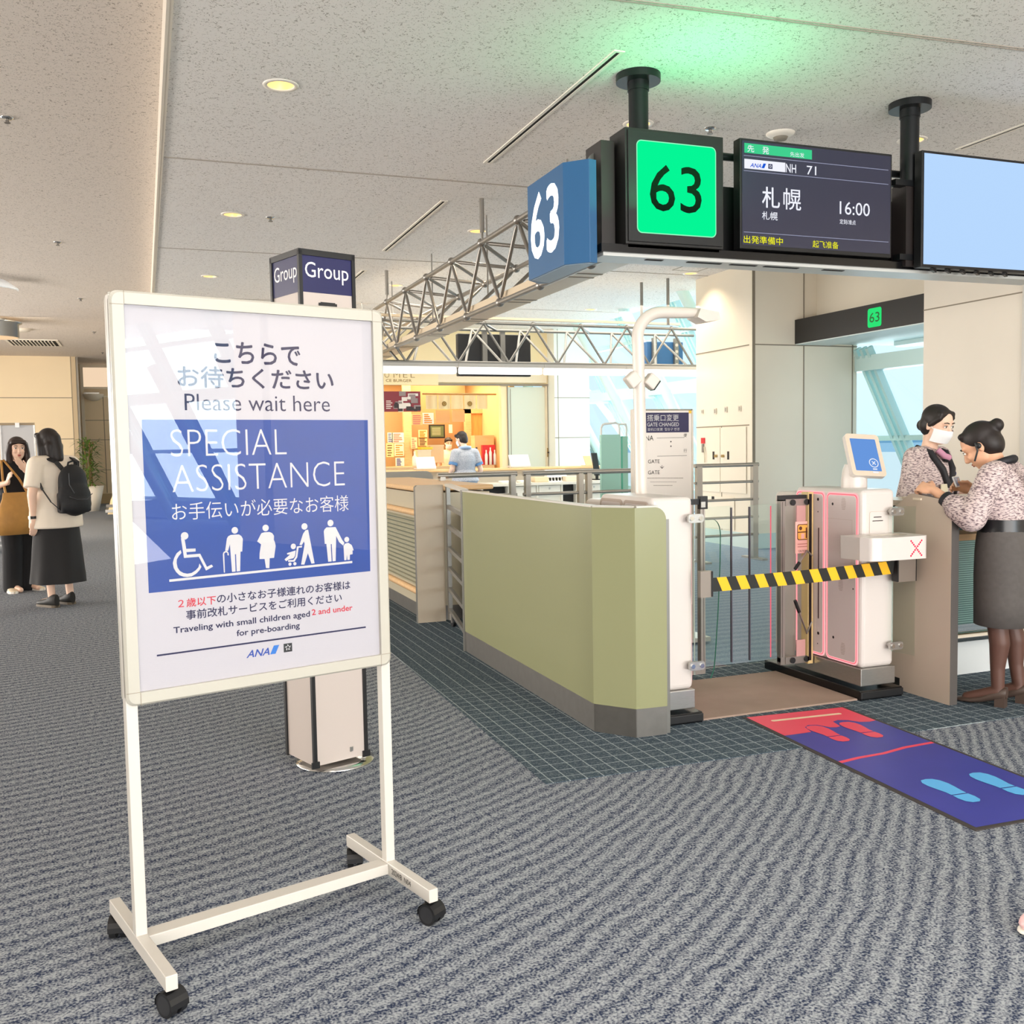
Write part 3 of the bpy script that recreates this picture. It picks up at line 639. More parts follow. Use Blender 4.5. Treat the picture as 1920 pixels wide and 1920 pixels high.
# concourse ceiling: pendant lights, grille
PEND = M('pendant_aluminium', '#C9CDCE', .25, .9); PLW = emitmat('pendant_glow', '#FFD7A8', 1.0)
t = thing('curved_pendant_light', 'curved white pendant light at the left picture edge', 'ceiling light', (-1.9, 15.6, ZL))
b = MB(); c = Vector((-2.62, 15.9, 3.86)); Pi, Po = [], []
for k in range(13):
    a = math.radians(-95+100*k/12); d = Vector((math.cos(a), math.sin(a)*.55, 0)); Pi.append(c+d*.86+UZ*.02); Po.append(c+d*1.02-UZ*.10)
for k in range(12): b.add([Pi[k], Pi[k+1], Po[k+1], Po[k], Pi[k]+UZ*.02, Pi[k+1]+UZ*.02, Po[k+1]+UZ*.03, Po[k]+UZ*.03], [(0,1,2,3),(7,6,5,4),(0,4,5,1),(3,2,6,7)], M('pendant_white', '#F4F4F0', .4, emit='#FFFFFF', estr=.35), True)
b.build('shade', t); b = MB(); b.cyl((-2.2, 15.6, 3.8), (-2.2, 15.6, ZL), .02, PEND, 8); b.build('stem', t)
t = thing('drum_light', 'silver drum ceiling light with warm glow on the left', 'ceiling light', (-2.45, 20.3, ZL))
b = MB(); b.lathe((-2.45, 20.3, 0), [(.36, 3.56), (.385, 3.57), (.385, 3.80), (.44, 3.82), (.44, 3.84)], PEND, 36); b.build('drum', t)
b = MB(); b.disc((-2.45, 20.3, 3.562), (0, 0, -1), .37, PLW, 32); b.build('diffuser', t); b = MB(); b.cyl((-2.45, 20.3, 3.83), (-2.45, 20.3, ZL), .2, PEND, 20); b.build('mount', t)
t = thing('ceiling_disc', 'shallow round ceiling fitting behind the drum light', 'ceiling fitting', (-2.2, 21.8, ZL))
b = MB(); b.lathe((-2.2, 21.8, ZL), [(0, -.05), (.16, -.05), (.2, -.02), (.2, 0)], RIMW, 28); b.build('cover', t)
b = MB(); b.lathe((-2.2, 21.8, ZL), [(.2, 0), (.22, -.012), (.235, 0)], FASC, 28); b.build('ring', t)
t = thing('air_grille', 'black slotted air grille in the concourse ceiling', 'vent', (-2.2, 24.3, ZL))
b = MB(); b.box(-2.72, -1.66, 23.7, 25.0, ZL-.012, ZL, RIMW); b.build('frame', t); b = MB(); b.box(-2.66, -1.72, 23.8, 24.9, ZL-.016, ZL-.011, DARKGAP); b.build('opening', t)
b = MB()
for k in range(1, 13): x = -2.66+.94*k/13; b.box(x-.012, x+.012, 23.8, 24.9, ZL-.03, ZL-.015, RIMW)
b.build('louvres', t)
t = thing('wall_lamp', 'half bowl wall lamp on the far concourse wall', 'wall lamp', (-1.3, 29.9, 3.0))
b = MB(); b.lathe((-1.25, 29.85, 3.0), [(.02, -.12), (.12, -.10), (.22, -.04), (.27, .04), (.275, .07)], M('wall_lamp_white', '#F2E8D6', .4), 24); b.build('bowl', t); b = MB(); b.box(-1.5, -1.1, 29.85, 29.95, 3.07, 3.12, STEEL); b.build('bracket', t)

# ------------------------------------------------------------------ hanging gate sign gantry
GY = 5.45
gn = thing('sign_gantry', 'black ceiling gantry on two round posts carrying the gate signs', 'gantry', (4.0, 5.62, ZC))
for (x, y, zb) in ((3.0, 5.62, 3.25), (5.04, 5.50, 2.60)):
    b = MB(); b.cyl((x, y, zb), (x, y, ZC-.04), .062, M('black_metal', '#17191C', .4, .3), 24); p_ = b.build('post', gn)
    b = MB(); b.cyl((x, y, ZC-.045), (x, y, ZC), .14, MATS['black_metal'], 36); b.cyl((x, y, ZC-.10), (x, y, ZC-.045), .068, MATS['black_metal'], 24); b.build('flange', p_)
BM = MATS['black_metal']
b = MB(); b.box(2.66, 6.35, 5.47, 5.72, 2.565, 2.615, BLACKG); b.build('beam', gn)
b = MB(); b.box(2.68, 6.3, 5.49, 5.70, 2.545, 2.566, M('light_grey_soffit', '#D9DAD6', .4)); 
for x0, x1 in ((3.0, 3.12), (3.3, 3.55), (3.62, 3.82), (3.88, 4.15), (4.35, 4.52)): b.box(x0, x1, 5.53, 5.56, 2.542, 2.546, DARKGAP)
b.build('underside', gn)
b = MB(); b.box(2.75, 5.08, 5.62, 5.67, 2.6, 3.06, BLACK); b.build('back_panel', gn)
b = MB(); b.cyl((3.2, 5.60, 3.245), (6.3, 5.60, 3.245), .025, BM, 14); b.build('cross_pipe', gn)
b = MB(); b.box(4.96, 5.06, 5.44, 5.58, 2.58, 3.14, M('bracket_brown_black', '#2A2322', .5)); b.box(4.86, 5.08, 5.43, 5.50, 3.12, 3.16, BM); b.box(4.90, 5.08, 5.43, 5.50, 2.62, 2.66, BM); b.build('bracket', gn)

GREENE = emitmat('green_sign_face', '#05F796', 1.0); DGREEN = M('green_sign_digits', '#04180C', .9, spec=.1); GEDGE = emitmat('green_sign_edge', '#9AFFC9', 1.0)
ns = thing('gate_number_sign', 'black box sign with glowing green face reading 63', 'sign', (3.16, GY, 2.6))
DKB = M('sign_housing', '#1C1B1A', .45)
b = MB(); b.box(2.815, 3.51, GY, 5.66, 2.615, 3.315, DKB); b.build('housing', ns, bev=.004)
b = MB(); b.box(2.705, 2.80, 5.56, 5.78, 2.575, 3.26, M('sign_housing_brown', '#2B2523', .5)); b.build('side_housing', ns, bev=.004)
b = MB(); b.box(2.83, 3.495, GY-.012, GY, 2.63, 3.30, BLACK); b.build('bezel', ns, bev=.003)
b = MB(); b.box(2.84, 3.49, GY+.02, 5.6, 2.600, 2.616, M('light_grey_soffit', '#D9DAD6', .4)); b.build('base_tray', ns)
f0, f1 = at_y(1191, 262, GY), at_y(1341, 447, GY); fx, fz = (f0.x+f1.x)/2, (at_y(1191, 262, GY).z+at_y(1191, 437, GY).z)/2; fw_, fh_ = f1.x-f0.x, at_y(1191, 262, GY).z-at_y(1191, 437, GY).z
b = MB(); b.poly(onp(rrect(fw_, fh_, .035, 8), (fx, GY-.0135, fz), UX, UZ), GEDGE); b.poly(onp(rrect(fw_-.012, fh_-.012, .03, 8), (fx, GY-.014, fz), UX, UZ), GREENE)
a0, a1 = at_y(1217, 395, GY), at_y(1313, 398, GY); zt = at_y(1217, 308, GY).z
b.text('63', (a0.x, GY-.0145, a0.z), UX, UZ, 1, DGREEN, width=a1.x-a0.x, height=zt-a0.z, bold=.006)
b.build('lit_face', ns)
ld = bpy.data.lights.new('green_sign_glow', 'AREA'); ld.shape = 'RECTANGLE'; ld.size = .6; ld.size_y = .5; ld.energy = 9; ld.color = (.10, 1, .40)
lo = bpy.data.objects.new('green_sign_glow', ld); COL.objects.link(lo); lo.location = (3.16, GY-.40, 2.95); lo.rotation_euler = (math.radians(180-20), 0, 0)

def screen_text(b, S, y, body, cx0, cx1, cyt, cyb, mat, bold=0.0, skew=0.0):
    a = S(cx0, cyb); c = S(cx1, cyb); t_ = S(cx0, cyt)
    b.text(body, (a.x, y, a.z), UX, UZ, 1, mat, width=c.x-a.x, height=t_.z-a.z, bold=bold, skew=skew)
fm = thing('flight_monitor', 'wide black flight screen showing NH 71 and 16:00', 'monitor', (4.24, GY, 2.6))
b = MB(); b.box(3.633, 4.845, GY, GY+.075, 2.63, 3.325, BLACK); b.build('casing', fm, bev=.004)
def S(cx, cy): return at_y(1380+cx/6.4, 250+cy/6.4, GY)
SCR = M('screen_dark', '#2A2B3C', .25, emit='#2C2D3F', estr=.55); SWH = emitmat('screen_white', '#F4F6FF', 1.0); SGR = emitmat('screen_green', '#45DB97', .9); SYE = emitmat('screen_yellow', '#F2F01E', 1.0); SBL = emitmat('screen_blue', '#1F5FE0', .9); SLI = emitmat('screen_line', '#A9ADC8', .8)
b = MB(); ysn = GY-.002; x0_, x1_ = 3.648, 4.832
b.quad((x0_, ysn, 2.655), (x1_, ysn, 2.655), (x1_, ysn, 3.31), (x0_, ysn, 3.31), SCR)
def rect(cx0, cx1, cyt, cyb, y, mat):
    a, c, t_ = S(cx0, cyb), S(cx1, cyb), S(cx0, cyt); b.quad((a.x, y, a.z), (c.x, y, a.z), (c.x, y, t_.z), (a.x, y, t_.z), mat)
y1 = GY-.003; y2 = GY-.004
rect(97, 908, 115, 232, y1, SGR); rect(97, 588, 305, 420, y1, SWH)
for c in (265, 447, 1183): rect(90, 1826, c-4, c+4, y1, SLI)
T = lambda *a, **k: screen_text(b, S, y2, *a, **k)
T('先', 133, 213, 138, 222, SWH, bold=.012); T('発', 312, 393, 158, 246, SWH, bold=.008); T('先出发', 645, 815, 222, 278, SWH)
p_ = S(165, 405); logo(b, (p_.x, y2, p_.z), UX, UZ, (S(165, 345).z-p_.z)*.86, SBL, SBL, NAVY, SWH)
T('NH', 595, 716, 366, 468, SWH, bold=.01); T('71', 845, 958, 390, 495, SWH, bold=.005)
T('札', 310, 520, 640, 888, SWH, bold=.016); T('幌', 565, 775, 657, 912, SWH, bold=.008); T('札幌', 308, 495, 935, 1033, SWH, bold=.01)
T('16:00', 1240, 1600, 815, 970, SWH, bold=.004); T('定刻/准点', 1240, 1432, 1030, 1088, SWH, bold=.006)
T('出発準備中', 88, 558, 1222, 1315, SYE, bold=.008); T('起飞准备', 915, 1225, 1284, 1370, SYE, bold=.004)
b.build('screen', fm)
bs = thing('blank_monitor', 'wide screen glowing plain pale blue at the right edge', 'monitor', (5.8, 5.35, 2.6))
a, c = at_y(1729, 281, 5.35), at_y(1728, 500, 5.35)
b = MB(); b.box(a.x, a.x+1.42, 5.35, 5.42, c.z, a.z, BLACK); b.build('casing', bs, bev=.004)
b = MB(); b.quad((a.x+.018, 5.348, c.z+.018), (a.x+1.40, 5.348, c.z+.018), (a.x+1.40, 5.348, a.z-.018), (a.x+.018, 5.348, a.z-.018), emitmat('pale_blue_screen', '#B8D9FF', 1.0)); b.build('screen', bs)
b = MB()
for k in range(6): x = a.x+.10+.13*k; b.bar((x, 5.36, c.z-.012), (x+.09, 5.42, c.z-.012), .02, .018, BLACK)
b.build('ventilation_feet', bs)
# blue side sign
BLUE = M('blue_sign_body', '#2F618F', .35); LITW = emitmat('lit_digits', '#FFFFFF', 1.6)
hs = thing('blue_number_sign', 'blue faceted side sign with lit white number 63', 'sign', (2.55, 5.8, 2.5))
P = [(2.466, 6.19), (2.466, 5.60), (2.585, 5.478), (2.64, 5.49), (2.64, 6.25), (2.585, 6.30)]
b = MB(); b.prism([(x, y, 2.497) for x, y in P], (0, 0, .615), BLUE); b.build('body', hs, bev=.003)
b = MB(); q = [at_x(px, 485 if px < 1010 else 462, 2.466) for px in (997, 1048)]; zt = at_x(1030, 349, 2.466).z; zb = at_x(1003, 486, 2.466).z
b.text('63', (2.4655, q[0].y, zb), (0, -1, 0), UZ, 1, LITW, width=q[0].y-q[1].y, height=zt-zb, bold=.03); b.build('digits', hs)
b = MB(); b.prism([(2.48, 6.17, 2.494), (2.48, 5.61, 2.494), (2.585, 5.50, 2.494), (2.63, 5.51, 2.494), (2.63, 6.23, 2.494)], (0, 0, .004), M('blue_grey_base', '#8FA3B5', .4)); b.build('base_panel', hs)
b = MB(); P = [(2.62, 2.55), (2.72, 2.55), (2.72, 3.22), (2.68, 3.19), (2.62, 3.10)]
b.prism([(x, 5.66, z) for x, z in P], (0, .012, 0), GREYM)
for z in (2.62, 2.75, 2.88, 3.01): b.disc((2.675, 5.655, z), (0, -1, 0), .032, M('bracket_hole', '#C9BFB2', .6), 18)
b.build('bracket', hs)

# ------------------------------------------------------------------ tubular truss along the concourse, with a cream boxed beam
TM = M('truss_steel', '#9A958E', .36, .75); XT, ZT, ZB_, XR, ZR = 3.04, 3.30, 2.68, 3.57, 3.17
tr = thing('ceiling_truss', 'grey tubular space truss hung under the ceiling beside the gate signs', 'truss', (3.2, 12, ZC))
Ys = [5.95+.955*k for k in range(13)]
for (x, z, nm) in ((XT, ZT, 'chord'), (XT, ZB_, 'chord'), (XR, ZR, 'chord')):
    b = MB(); b.cyl((x, Ys[0]-.3, z), (x, Ys[-1]+.3, z), .024, TM, 12); b.build(nm, tr)
def strut(p, q):
    p = Vector(p); q = Vector(q); d = (q-p).normalized(); b = MB(); b.tube([p+d*.05, p+d*.09, q-d*.09, q-d*.05], [.008, .018, .018, .008], TM, 8); b.build('strut', tr)
def node(p): b = MB(); b.ell(p, (.041, .041, .041), TM, 12, 8); b.build('node', tr)
for k, y in enumerate(Ys):
    node((XT, y, ZT))
    if k < len(Ys)-1:
        m = y+.4775; node((XT, m, ZB_)); node((XR, m, ZR))
        strut((XT, y, ZT), (XT, m, ZB_)); strut((XT, y+.955, ZT), (XT, m, ZB_)); strut((XT, y, ZT), (XR, m, ZR)); strut((XT, y+.955, ZT), (XR, m, ZR)); strut((XT, m, ZB_), (XR, m, ZR))
for y in (8.79, 12.61): b = MB(); b.cyl((XT, y, ZT), (XT, y, ZT+.09), .012, TM, 8); b.cyl((XT, y, ZT+.09), (XT, y, ZC), .023, TM, 10); b.build('hanger', tr)
CB = M('cream_beam', '#E0CDB0', .4)
bm2 = thing('boxed_beam', 'long cream boxed beam running just below the tubular truss', 'beam', (3.25, 12, 2.7))
b = MB(); b.box(3.08, 3.36, 6.15, 17.8, 2.70, 2.78, CB); b.build('casing', bm2)
b = MB(); y = 6.9
while y < 17.6: b.box(3.075, 3.365, y, y+.035, 2.697, 2.702, JOINT); b.box(3.075, 3.365, y+.16, y+.185, 2.697, 2.702, JOINT); y += 1.35
b.build('seams', bm2)
b = MB()
for y in [7.4+2.0*k for k in range(6)]: b.cyl((3.3, y, 2.78), (3.3, y, ZC), .008, TM, 6)
b.build('hanger_rods', bm2)

# ------------------------------------------------------------------ truss across the lounge with tube lights
t2 = thing('lounge_truss', 'grey tubular truss spanning the lounge above the strip lights', 'truss', (5.5, 12.7, 2.5))
XB = [2.55+.72*k for k in range(8)]; yf_, yb_ = 12.6, 13.1
for (y, z) in ((yf_, 3.06), (yb_, 3.03), (yf_, 2.53)): b = MB(); b.cyl((2.4, y, z), (7.9, y, z), .02, GREYM, 10); b.build('chord', t2)
b = MB(); b.box(2.4, 7.36, yf_-.03, yf_+.03, 3.11, 3.14, CB); b.build('cable_tray', t2)
def strut2(p, q): b = MB(); b.tube([p, q], .017, GREYM, 8); b.build('strut', t2)
for k, x in enumerate(XB):
    if k < 7:
        strut2((x, yf_, 2.53), (x+.36, yf_, 3.06)); strut2((x+.72, yf_, 2.53), (x+.36, yf_, 3.06)); strut2((x+.1, yf_, 2.53), (x+.36, yb_, 3.03)); strut2((x+.62, yf_, 2.53), (x+.36, yb_, 3.03)); strut2((x+.36, yf_, 3.06), (x+.72, yb_, 3.03))
        b = MB(); b.ell((x+.36, yf_, 3.06), (.035,)*3, GREYM, 10, 7); b.build('node', t2)
for x, y in ((6.75, 12.6), (6.95, 12.2)):
    b = MB(); b.cyl((x, y, 3.06), (x, y, ZC if y < 12.4 else 3.7), .022, GREYM, 10); b.build('hanger', t2)
xs = [at_y(px, 690, 12.45).x for px in (640, 858, 1018, 1172, 1330)]
for k in range(4):
    wh = ('leftmost, over the shop sign', 'second, across the black screen backs', 'third, before the pale column', 'fourth, at the cream service block')[k]
    t = thing('strip_light', 'glowing white tube light under the lounge truss, '+wh, 'strip light', ((xs[k]+xs[k+1])/2, 12.45, 2.4), 0, 'tube lights under the lounge truss')
    b = MB(); b.box(xs[k]+.005, xs[k+1]-.005, 12.40, 12.52, 2.455, 2.50, M('strip_housing', '#CFCBC4', .4)); b.build('housing', t)
    b = MB(); b.box(xs[k]+.02, xs[k+1]-.02, 12.41, 12.51, 2.365, 2.452, emitmat('strip_tube', '#FFFDF8', 2.2)); b.build('tube', t, bev=.02, seg=3)
t = thing('screen_backs', 'black backs of a screen mounted on the lounge truss', 'monitor', (4.5, 13.25, 2.4))
a, c = at_y(858, 625, 13.2), at_y(996, 706, 13.2); b = MB(); b.box(a.x, c.x, 13.2, 13.3, c.z+.0, a.z, BLACK); b.build('casing', t, bev=.01)
b = MB(); b.box(a.x+.35, a.x+.42, 13.15, 13.2, 2.55, 3.05, GREYM); b.box(a.x+.62, a.x+.69, 13.15, 13.2, 2.55, 3.05, GREYM); b.build('mount', t)
t = thing('blue_sign_back', 'blue sign body with perforated brackets seen beyond the arched pole', 'sign', (7.3, 13.3, 2.6))
a, c = at_y(1213, 640, 13.35), at_y(1281, 692, 13.35); b = MB(); b.box(a.x, c.x, 13.35, 13.5, c.z, a.z, BLUE); b.build('body', t, bev=.01)
for f in (.12, .72):
    x = a.x+(c.x-a.x)*f; b = MB(); b.box(x, x+.07, 13.3, 13.35, c.z-.05, a.z+.05, GREYM)
    for k in range(4): b.disc((x+.035, 13.298, c.z+.06+.1*k), (0, -1, 0), .025, MATS['bracket_hole'], 14)
    b.build('bracket', t)
# ------------------------------------------------------------------ boarding gate machines
GW = M('gate_white', '#D9D1CB', .3); GPK = M('gate_panel_white', '#DACDCB', .35); LEDR = emitmat('led_rim_red', '#FF5A66', 1.5); LEDP = emitmat('led_rim_pale', '#FFB6B8', 1.1)
HOLE = M('sensor_black', '#1D1216', .3); SLITC = M('sensor_slit', '#3A0F18', .3)
def gate_side(par, x, sgn, lit):
    # two round cornered side panels with light rims; sgn is the way they face along x
    u = Vector((0, -sgn*-1, 0)) if sgn < 0 else Vector((0, 1, 0)); u = Vector((0, 1, 0)); n = Vector((sgn, 0, 0))
    for i, (ya, yb) in enumerate(((4.215, 4.475), (4.487, 4.745))):
        cy, cz, w_, h_ = (ya+yb)/2, .640, yb-ya, .93
        b = MB()
        b.prism(onp(rrect(w_, h_, .03), (x, cy, cz), u, UZ), n*.004, LEDP if lit else M('panel_rim_grey', '#B9A79C', .5))
        if lit: 
            b.prism(onp(rrect(w_-.014, h_-.014, .026), (x, cy, cz), u, UZ), n*.0046, LEDR)
            b.prism(onp(rrect(w_-.024, h_-.024, .023), (x, cy, cz), u, UZ), n*.0049, LEDP)
        b.prism(onp(rrect(w_-.032, h_-.032, .02), (x, cy, cz), u, UZ), n*.0054, GPK)
        xo = x+sgn*.0056
        def dot(y, z, r): b.disc((xo, y, z), n, r, HOLE, 14)
        def louvre(y, z):
            for k in range(8): hw = .018*math.sqrt(max(.15, 1-((k-3.5)/4.6)**2)); b.box(xo-.0005, xo+.0005, y-hw, y+hw, z+(k-3.5)*.0085-.0015, z+(k-3.5)*.0085+.0015, M('louvre_line', '#B5A29C', .6) if lit else M('louvre_red', '#E06A62', .6))
        if i == 0:
            louvre(4.33, 1.045); louvre(4.35, .60); louvre(4.33, .25); dot(4.42, 1.04, .008); dot(4.41, .30, .008); dot(4.25, .59, .005)
            for p, q in (((4.26, .70), (4.455, .70)), ((4.455, .70), (4.455, .96)), ((4.455, .96), (4.26, .96)), ((4.26, .96), (4.26, .70))): b.box(xo-.0004, xo+.0004, min(p[0], q[0])-.001, max(p[0], q[0])+.001, min(p[1], q[1])-.001, max(p[1], q[1])+.001, M('panel_seam', '#CBBBB4', .6))
            b.box(xo-.001, xo+.004, 4.275, 4.315, .815, .845, STEEL); b.box(xo+.003, xo+.0045, 4.295, 4.312, .82, .84, BLACK)
        else:
            dot(4.545, 1.06, .009); dot(4.54, .30, .009); dot(4.545, .99, .004); dot(4.545, .24, .004)
            b.box(xo-.0006, xo+.0006, 4.535, 4.543, .655, .90, SLITC); b.box(xo-.0006, xo+.0006, 4.535, 4.543, .385, .635, SLITC)
            dot(4.69, 1.06, .008)
        b.build('side_panel', par)
def gate_machine(name, label, x0, x1):
    t = thing(name, label, 'boarding gate', ((x0+x1)/2, 4.55, 0))
    b = MB(); b.box(x0, x1, 4.19, 4.76, .165, 1.125, GW); b.build('body', t, bev=.028, seg=4)
    b = MB(); b.box(x0-.004, x1+.004, 4.186, 4.76, .07, .165, STEEL); b.build('steel_base', t, bev=.004)
    b = MB(); b.box(x0-.03, x1+.03, 4.16, 5.02, 0, .055, BLACKG); b.box(x0-.03, x1+.03, 4.15, 4.17, .01, .05, BLACK); b.build('floor_plinth', t, bev=.004)
    b = MB(); b.box(x0+.01, x1-.01, 4.76, 4.98, .09, 1.09, GW); b.build('rear_housing', t, bev=.03, seg=3)
    return t
gl = gate_machine('boarding_gate', 'white boarding gate cabinet at left behind the green panel', 2.285, 2.52)
gate_side(gl, 2.285, -1, False); gate_side(gl, 2.52, 1, True)
gr = gate_machine('boarding_gate', 'white boarding gate cabinet with red lit side panels and tablet reader', 3.545, 3.765)
gate_side(gr, 3.545, -1, True)
# ticket reader front details on the right cabinet
b = MB(); b.poly(onp(rrect(.125, .125, .012), (3.655, 4.1885, .945), UX, UZ), M('reader_seam', '#C9B7A4', .5)); b.poly(onp(rrect(.121, .121, .011), (3.655, 4.188, .945), UX, UZ), GW)
b.box(3.62, 3.67, 4.186, 4.189, .975, .979, HOLE); b.box(3.612, 3.68, 4.186, 4.189, .955, .959, HOLE); b.build('ticket_panel', gr)
b = MB(); P = [(3.40, 4.19), (3.405, 4.04), (3.43, 3.985), (3.48, 3.965), (3.765, 3.965), (3.79, 3.99), (3.79, 4.19)]
b.prism([(x, y, .772) for x, y in P], (0, 0, .118), GW); tray = b.build('reader_tray', gr, bev=.012, seg=3)
b = MB(); b.poly(onp(rrect(.20, .10, .02), (3.62, 4.09, .8906), UX, (0, 1, 0)), M('reader_window', '#E2D5C6', .25)); b.build('reader_window', tray)
b = MB(); LEDX = emitmat('red_cross_led', '#FF2B4A', 1.6)
for k in range(-4, 5):
    for s in (-1, 1):
        if s == 1 and k == 0: continue
        b.disc((3.70+k*.0085*s, 3.9642, .828+k*.0095), (0, -1, 0), .0052, LEDX, 10)
b.build('cross_light', tray)
# tablet display on the right cabinet
n = Vector((-.12, -.86, .46)).normalized(); u = Vector((.99, -.138, 0)).normalized(); u = (u-UZ*.08).normalized(); u = (u-n*u.dot(n)).normalized(); v = n.cross(u)
c = Vector((3.752, 4.41, 1.305)); tw, th_ = .205, .262
b = MB(); b.lathe((3.70, 4.44, 1.115), [(.07, 0), (.07, .05), (.062, .11), (.05, .14)], GW, 24); stem = b.build('tablet_stem', gr)
b = MB(); b.prism(onp(rrect(tw, th_, .022), c-n*.028, u, v), n*.03, M('tablet_bezel', '#D6C6B2', .35), GW); tb = b.build('tablet', gr, bev=.004)
b = MB(); o = c+n*.0028; TB = emitmat('tablet_blue', '#6C9CE4', .95); b.poly(onp(rrect(tw-.05, th_-.062, .004), o, u, v), TB)
o2 = o+n*.0006; k = o2+u*.038-v*.05
b.add([k+u*(r*math.cos(2*PI*i/28))+v*(r*math.sin(2*PI*i/28)) for i in range(28) for r in (.0235, .0285)], [(2*i, 2*i+1, (2*i+3) % 56, (2*i+2) % 56) for i in range(28)], SWH)
for s in (-1, 1): b.bar(k-u*.010-v*.010*s, k+u*.010+v*.010*s, .005, .0005, SWH, up=n)
for dz, w_ in ((-.088, .013), (-.108, .017)): b.bar(o2+u*.038-u*w_+v*dz, o2+u*.038+u*w_+v*dz, .0005, .007, SWH, up=v)
b.build('tablet_screen', tb)
# swing flaps: frame and glass
FY = 4.61; FLG = glassmat('flap_glass', (.93, .97, .96), 1.0); EDGEG = M('green_glass_edge', '#2E7D68', .15, spec=.6); ALF = M('flap_aluminium', '#A79F98', .3, .75); AMB = M('flap_amber_strip', '#D9BE86', .4)
def flap(par, xa, xb, xg, right):
    # xa hinge side at the cabinet, xb free side of the frame, xg end of the clear sheet
    s = 1 if right else -1
    f = MB(); x0, x1 = sorted((xa, xb))
    f.box(x0, x1, FY-.018, FY+.018, 1.055, 1.085, BLACK); f.box(x0, x1, FY-.016, FY+.016, .125, .165, ALF)
    xq = xb; f.box(min(xq, xq+s*.028), max(xq, xq+s*.028), FY-.018, FY+.018, .14, 1.06, ALF)
    fr_ = f.build('flap_frame', par)
    f = MB(); f.box(xq+(.009 if s > 0 else -.012), xq+(.012 if s > 0 else -.009), FY-.0195, FY-.018, .17, 1.05, M('dark_groove', '#5B504C', .5)); f.build('frame_groove', fr_)
    if right:
        for z in (1.045, .148):
            f = MB(); f.box(xa-.19, xa-.015, FY-.022, FY-.016, z-.019, z+.019, ALF)
            for x in (xa-.05, xa-.145): f.cyl((x, FY-.03, z), (x, FY-.016, z), .017, BLACK, 16)
            f.build('clamp_plate', fr_)
        f = MB(); f.box(xa-.115, xa-.055, FY-.02, FY-.015, .935, 1.03, M('rose_plate', '#C49490', .4)); f.build('hinge_plate', fr_)
        f = MB(); f.box(xa-.115, xa-.055, FY-.02, FY-.015, .165, .26, M('rose_plate', '#C49490', .4)); f.build('hinge_plate', fr_)
        f = MB(); f.box(xa-.045, xa-.01, FY-.03, FY+.03, .12, 1.10, AMB); f.box(xa-.04, xa-.024, FY-.034, FY-.029, .14, 1.09, HOLE); f.build('hinge_post', fr_)
        f = MB(); ST = M('caution_sticker', '#EFB6AC', .5); f.box(xa-.125, xa-.028, FY-.021, FY-.0205, .755, .935, ST)
        f.poly(onp(rrect(.075, .09, .012), (xa-.075, FY-.0212, .875), UX, UZ), M('sticker_brown', '#5A2A1A', .5)); f.poly(onp(rrect(.066, .081, .01), (xa-.075, FY-.0214, .875), UX, UZ), M('sticker_amber', '#F0B050', .5))
        f.disc((xa-.09, FY-.0216, .897), (0, -1, 0), .011, M('sticker_brown', '#5A2A1A', .5), 14); f.box(xa-.108, xa-.043, FY-.0217, FY-.0215, .872, .878, MATS['sticker_brown']); f.box(xa-.055, xa-.046, FY-.0217, FY-.0215, .84, .90, MATS['sticker_brown'])
        f.poly(onp(rrect(.022, .03, .002), (xa-.075, FY-.0217, .852), UX, UZ), ST)
        f.text('CAUTION', (xa-.077, FY-.0217, .762), UX, UZ, 1, MATS['sticker_brown'], width=.055, height=.012, align='c')
        for z in (.79, .805): f.box(xa-.11, xa-.04, FY-.0217, FY-.0215, z, z+.005, M('sticker_print', '#C47A70', .6))
        f.build('caution_sticker', fr_)
        for (z, dz) in ((.74, -.05), (.36, .10)):
            f = MB(); f.tube([(xa-.02, FY-.03, z), (xa-.06, FY-.04, z-dz*.6), (xa-.135, FY-.05, z-dz*.6+dz*1.6)], .006, STEEL, 8); f.tube([(xa-.118, FY-.0475, z-dz*.6+dz*1.25), (xa-.150, FY-.052, z-dz*.6+dz*1.95)], .010, BLACK, 10); f.build('release_lever', fr_)
    g = MB(); g.box(min(xg, xb), max(xg, xb), FY-.004, FY+.004, .15, 1.04, FLG); sh = g.build('clear_sheet', fr_)
    g = MB(); g.box(xg-.0035, xg+.0035, FY-.006, FY+.006, .17, 1.03, M('sheet_edge_dark', '#4A4650', .3)); g.build('sheet_edge', fr_)
    if right:
        g = MB(); g.box(xb-.062, xb-.055, FY-.0055, FY-.0045, .175, 1.03, emitmat('red_reflection', '#FF6F80', .9)); g.build('red_reflection', fr_)  # reflection in the clear sheet, put in as a glowing red strip
flap(gl, 2.52, 2.835, 3.012, False); flap(gr, 3.545, 3.325, 3.13, True)
b = MB(); b.box(2.80, 2.845, FY-.03, FY+.0, 1.03, 1.10, BLACK); b.box(2.803, 2.83, FY-.032, FY-.03, 1.04, 1.07, STEEL); b.build('flap_lock', gl)
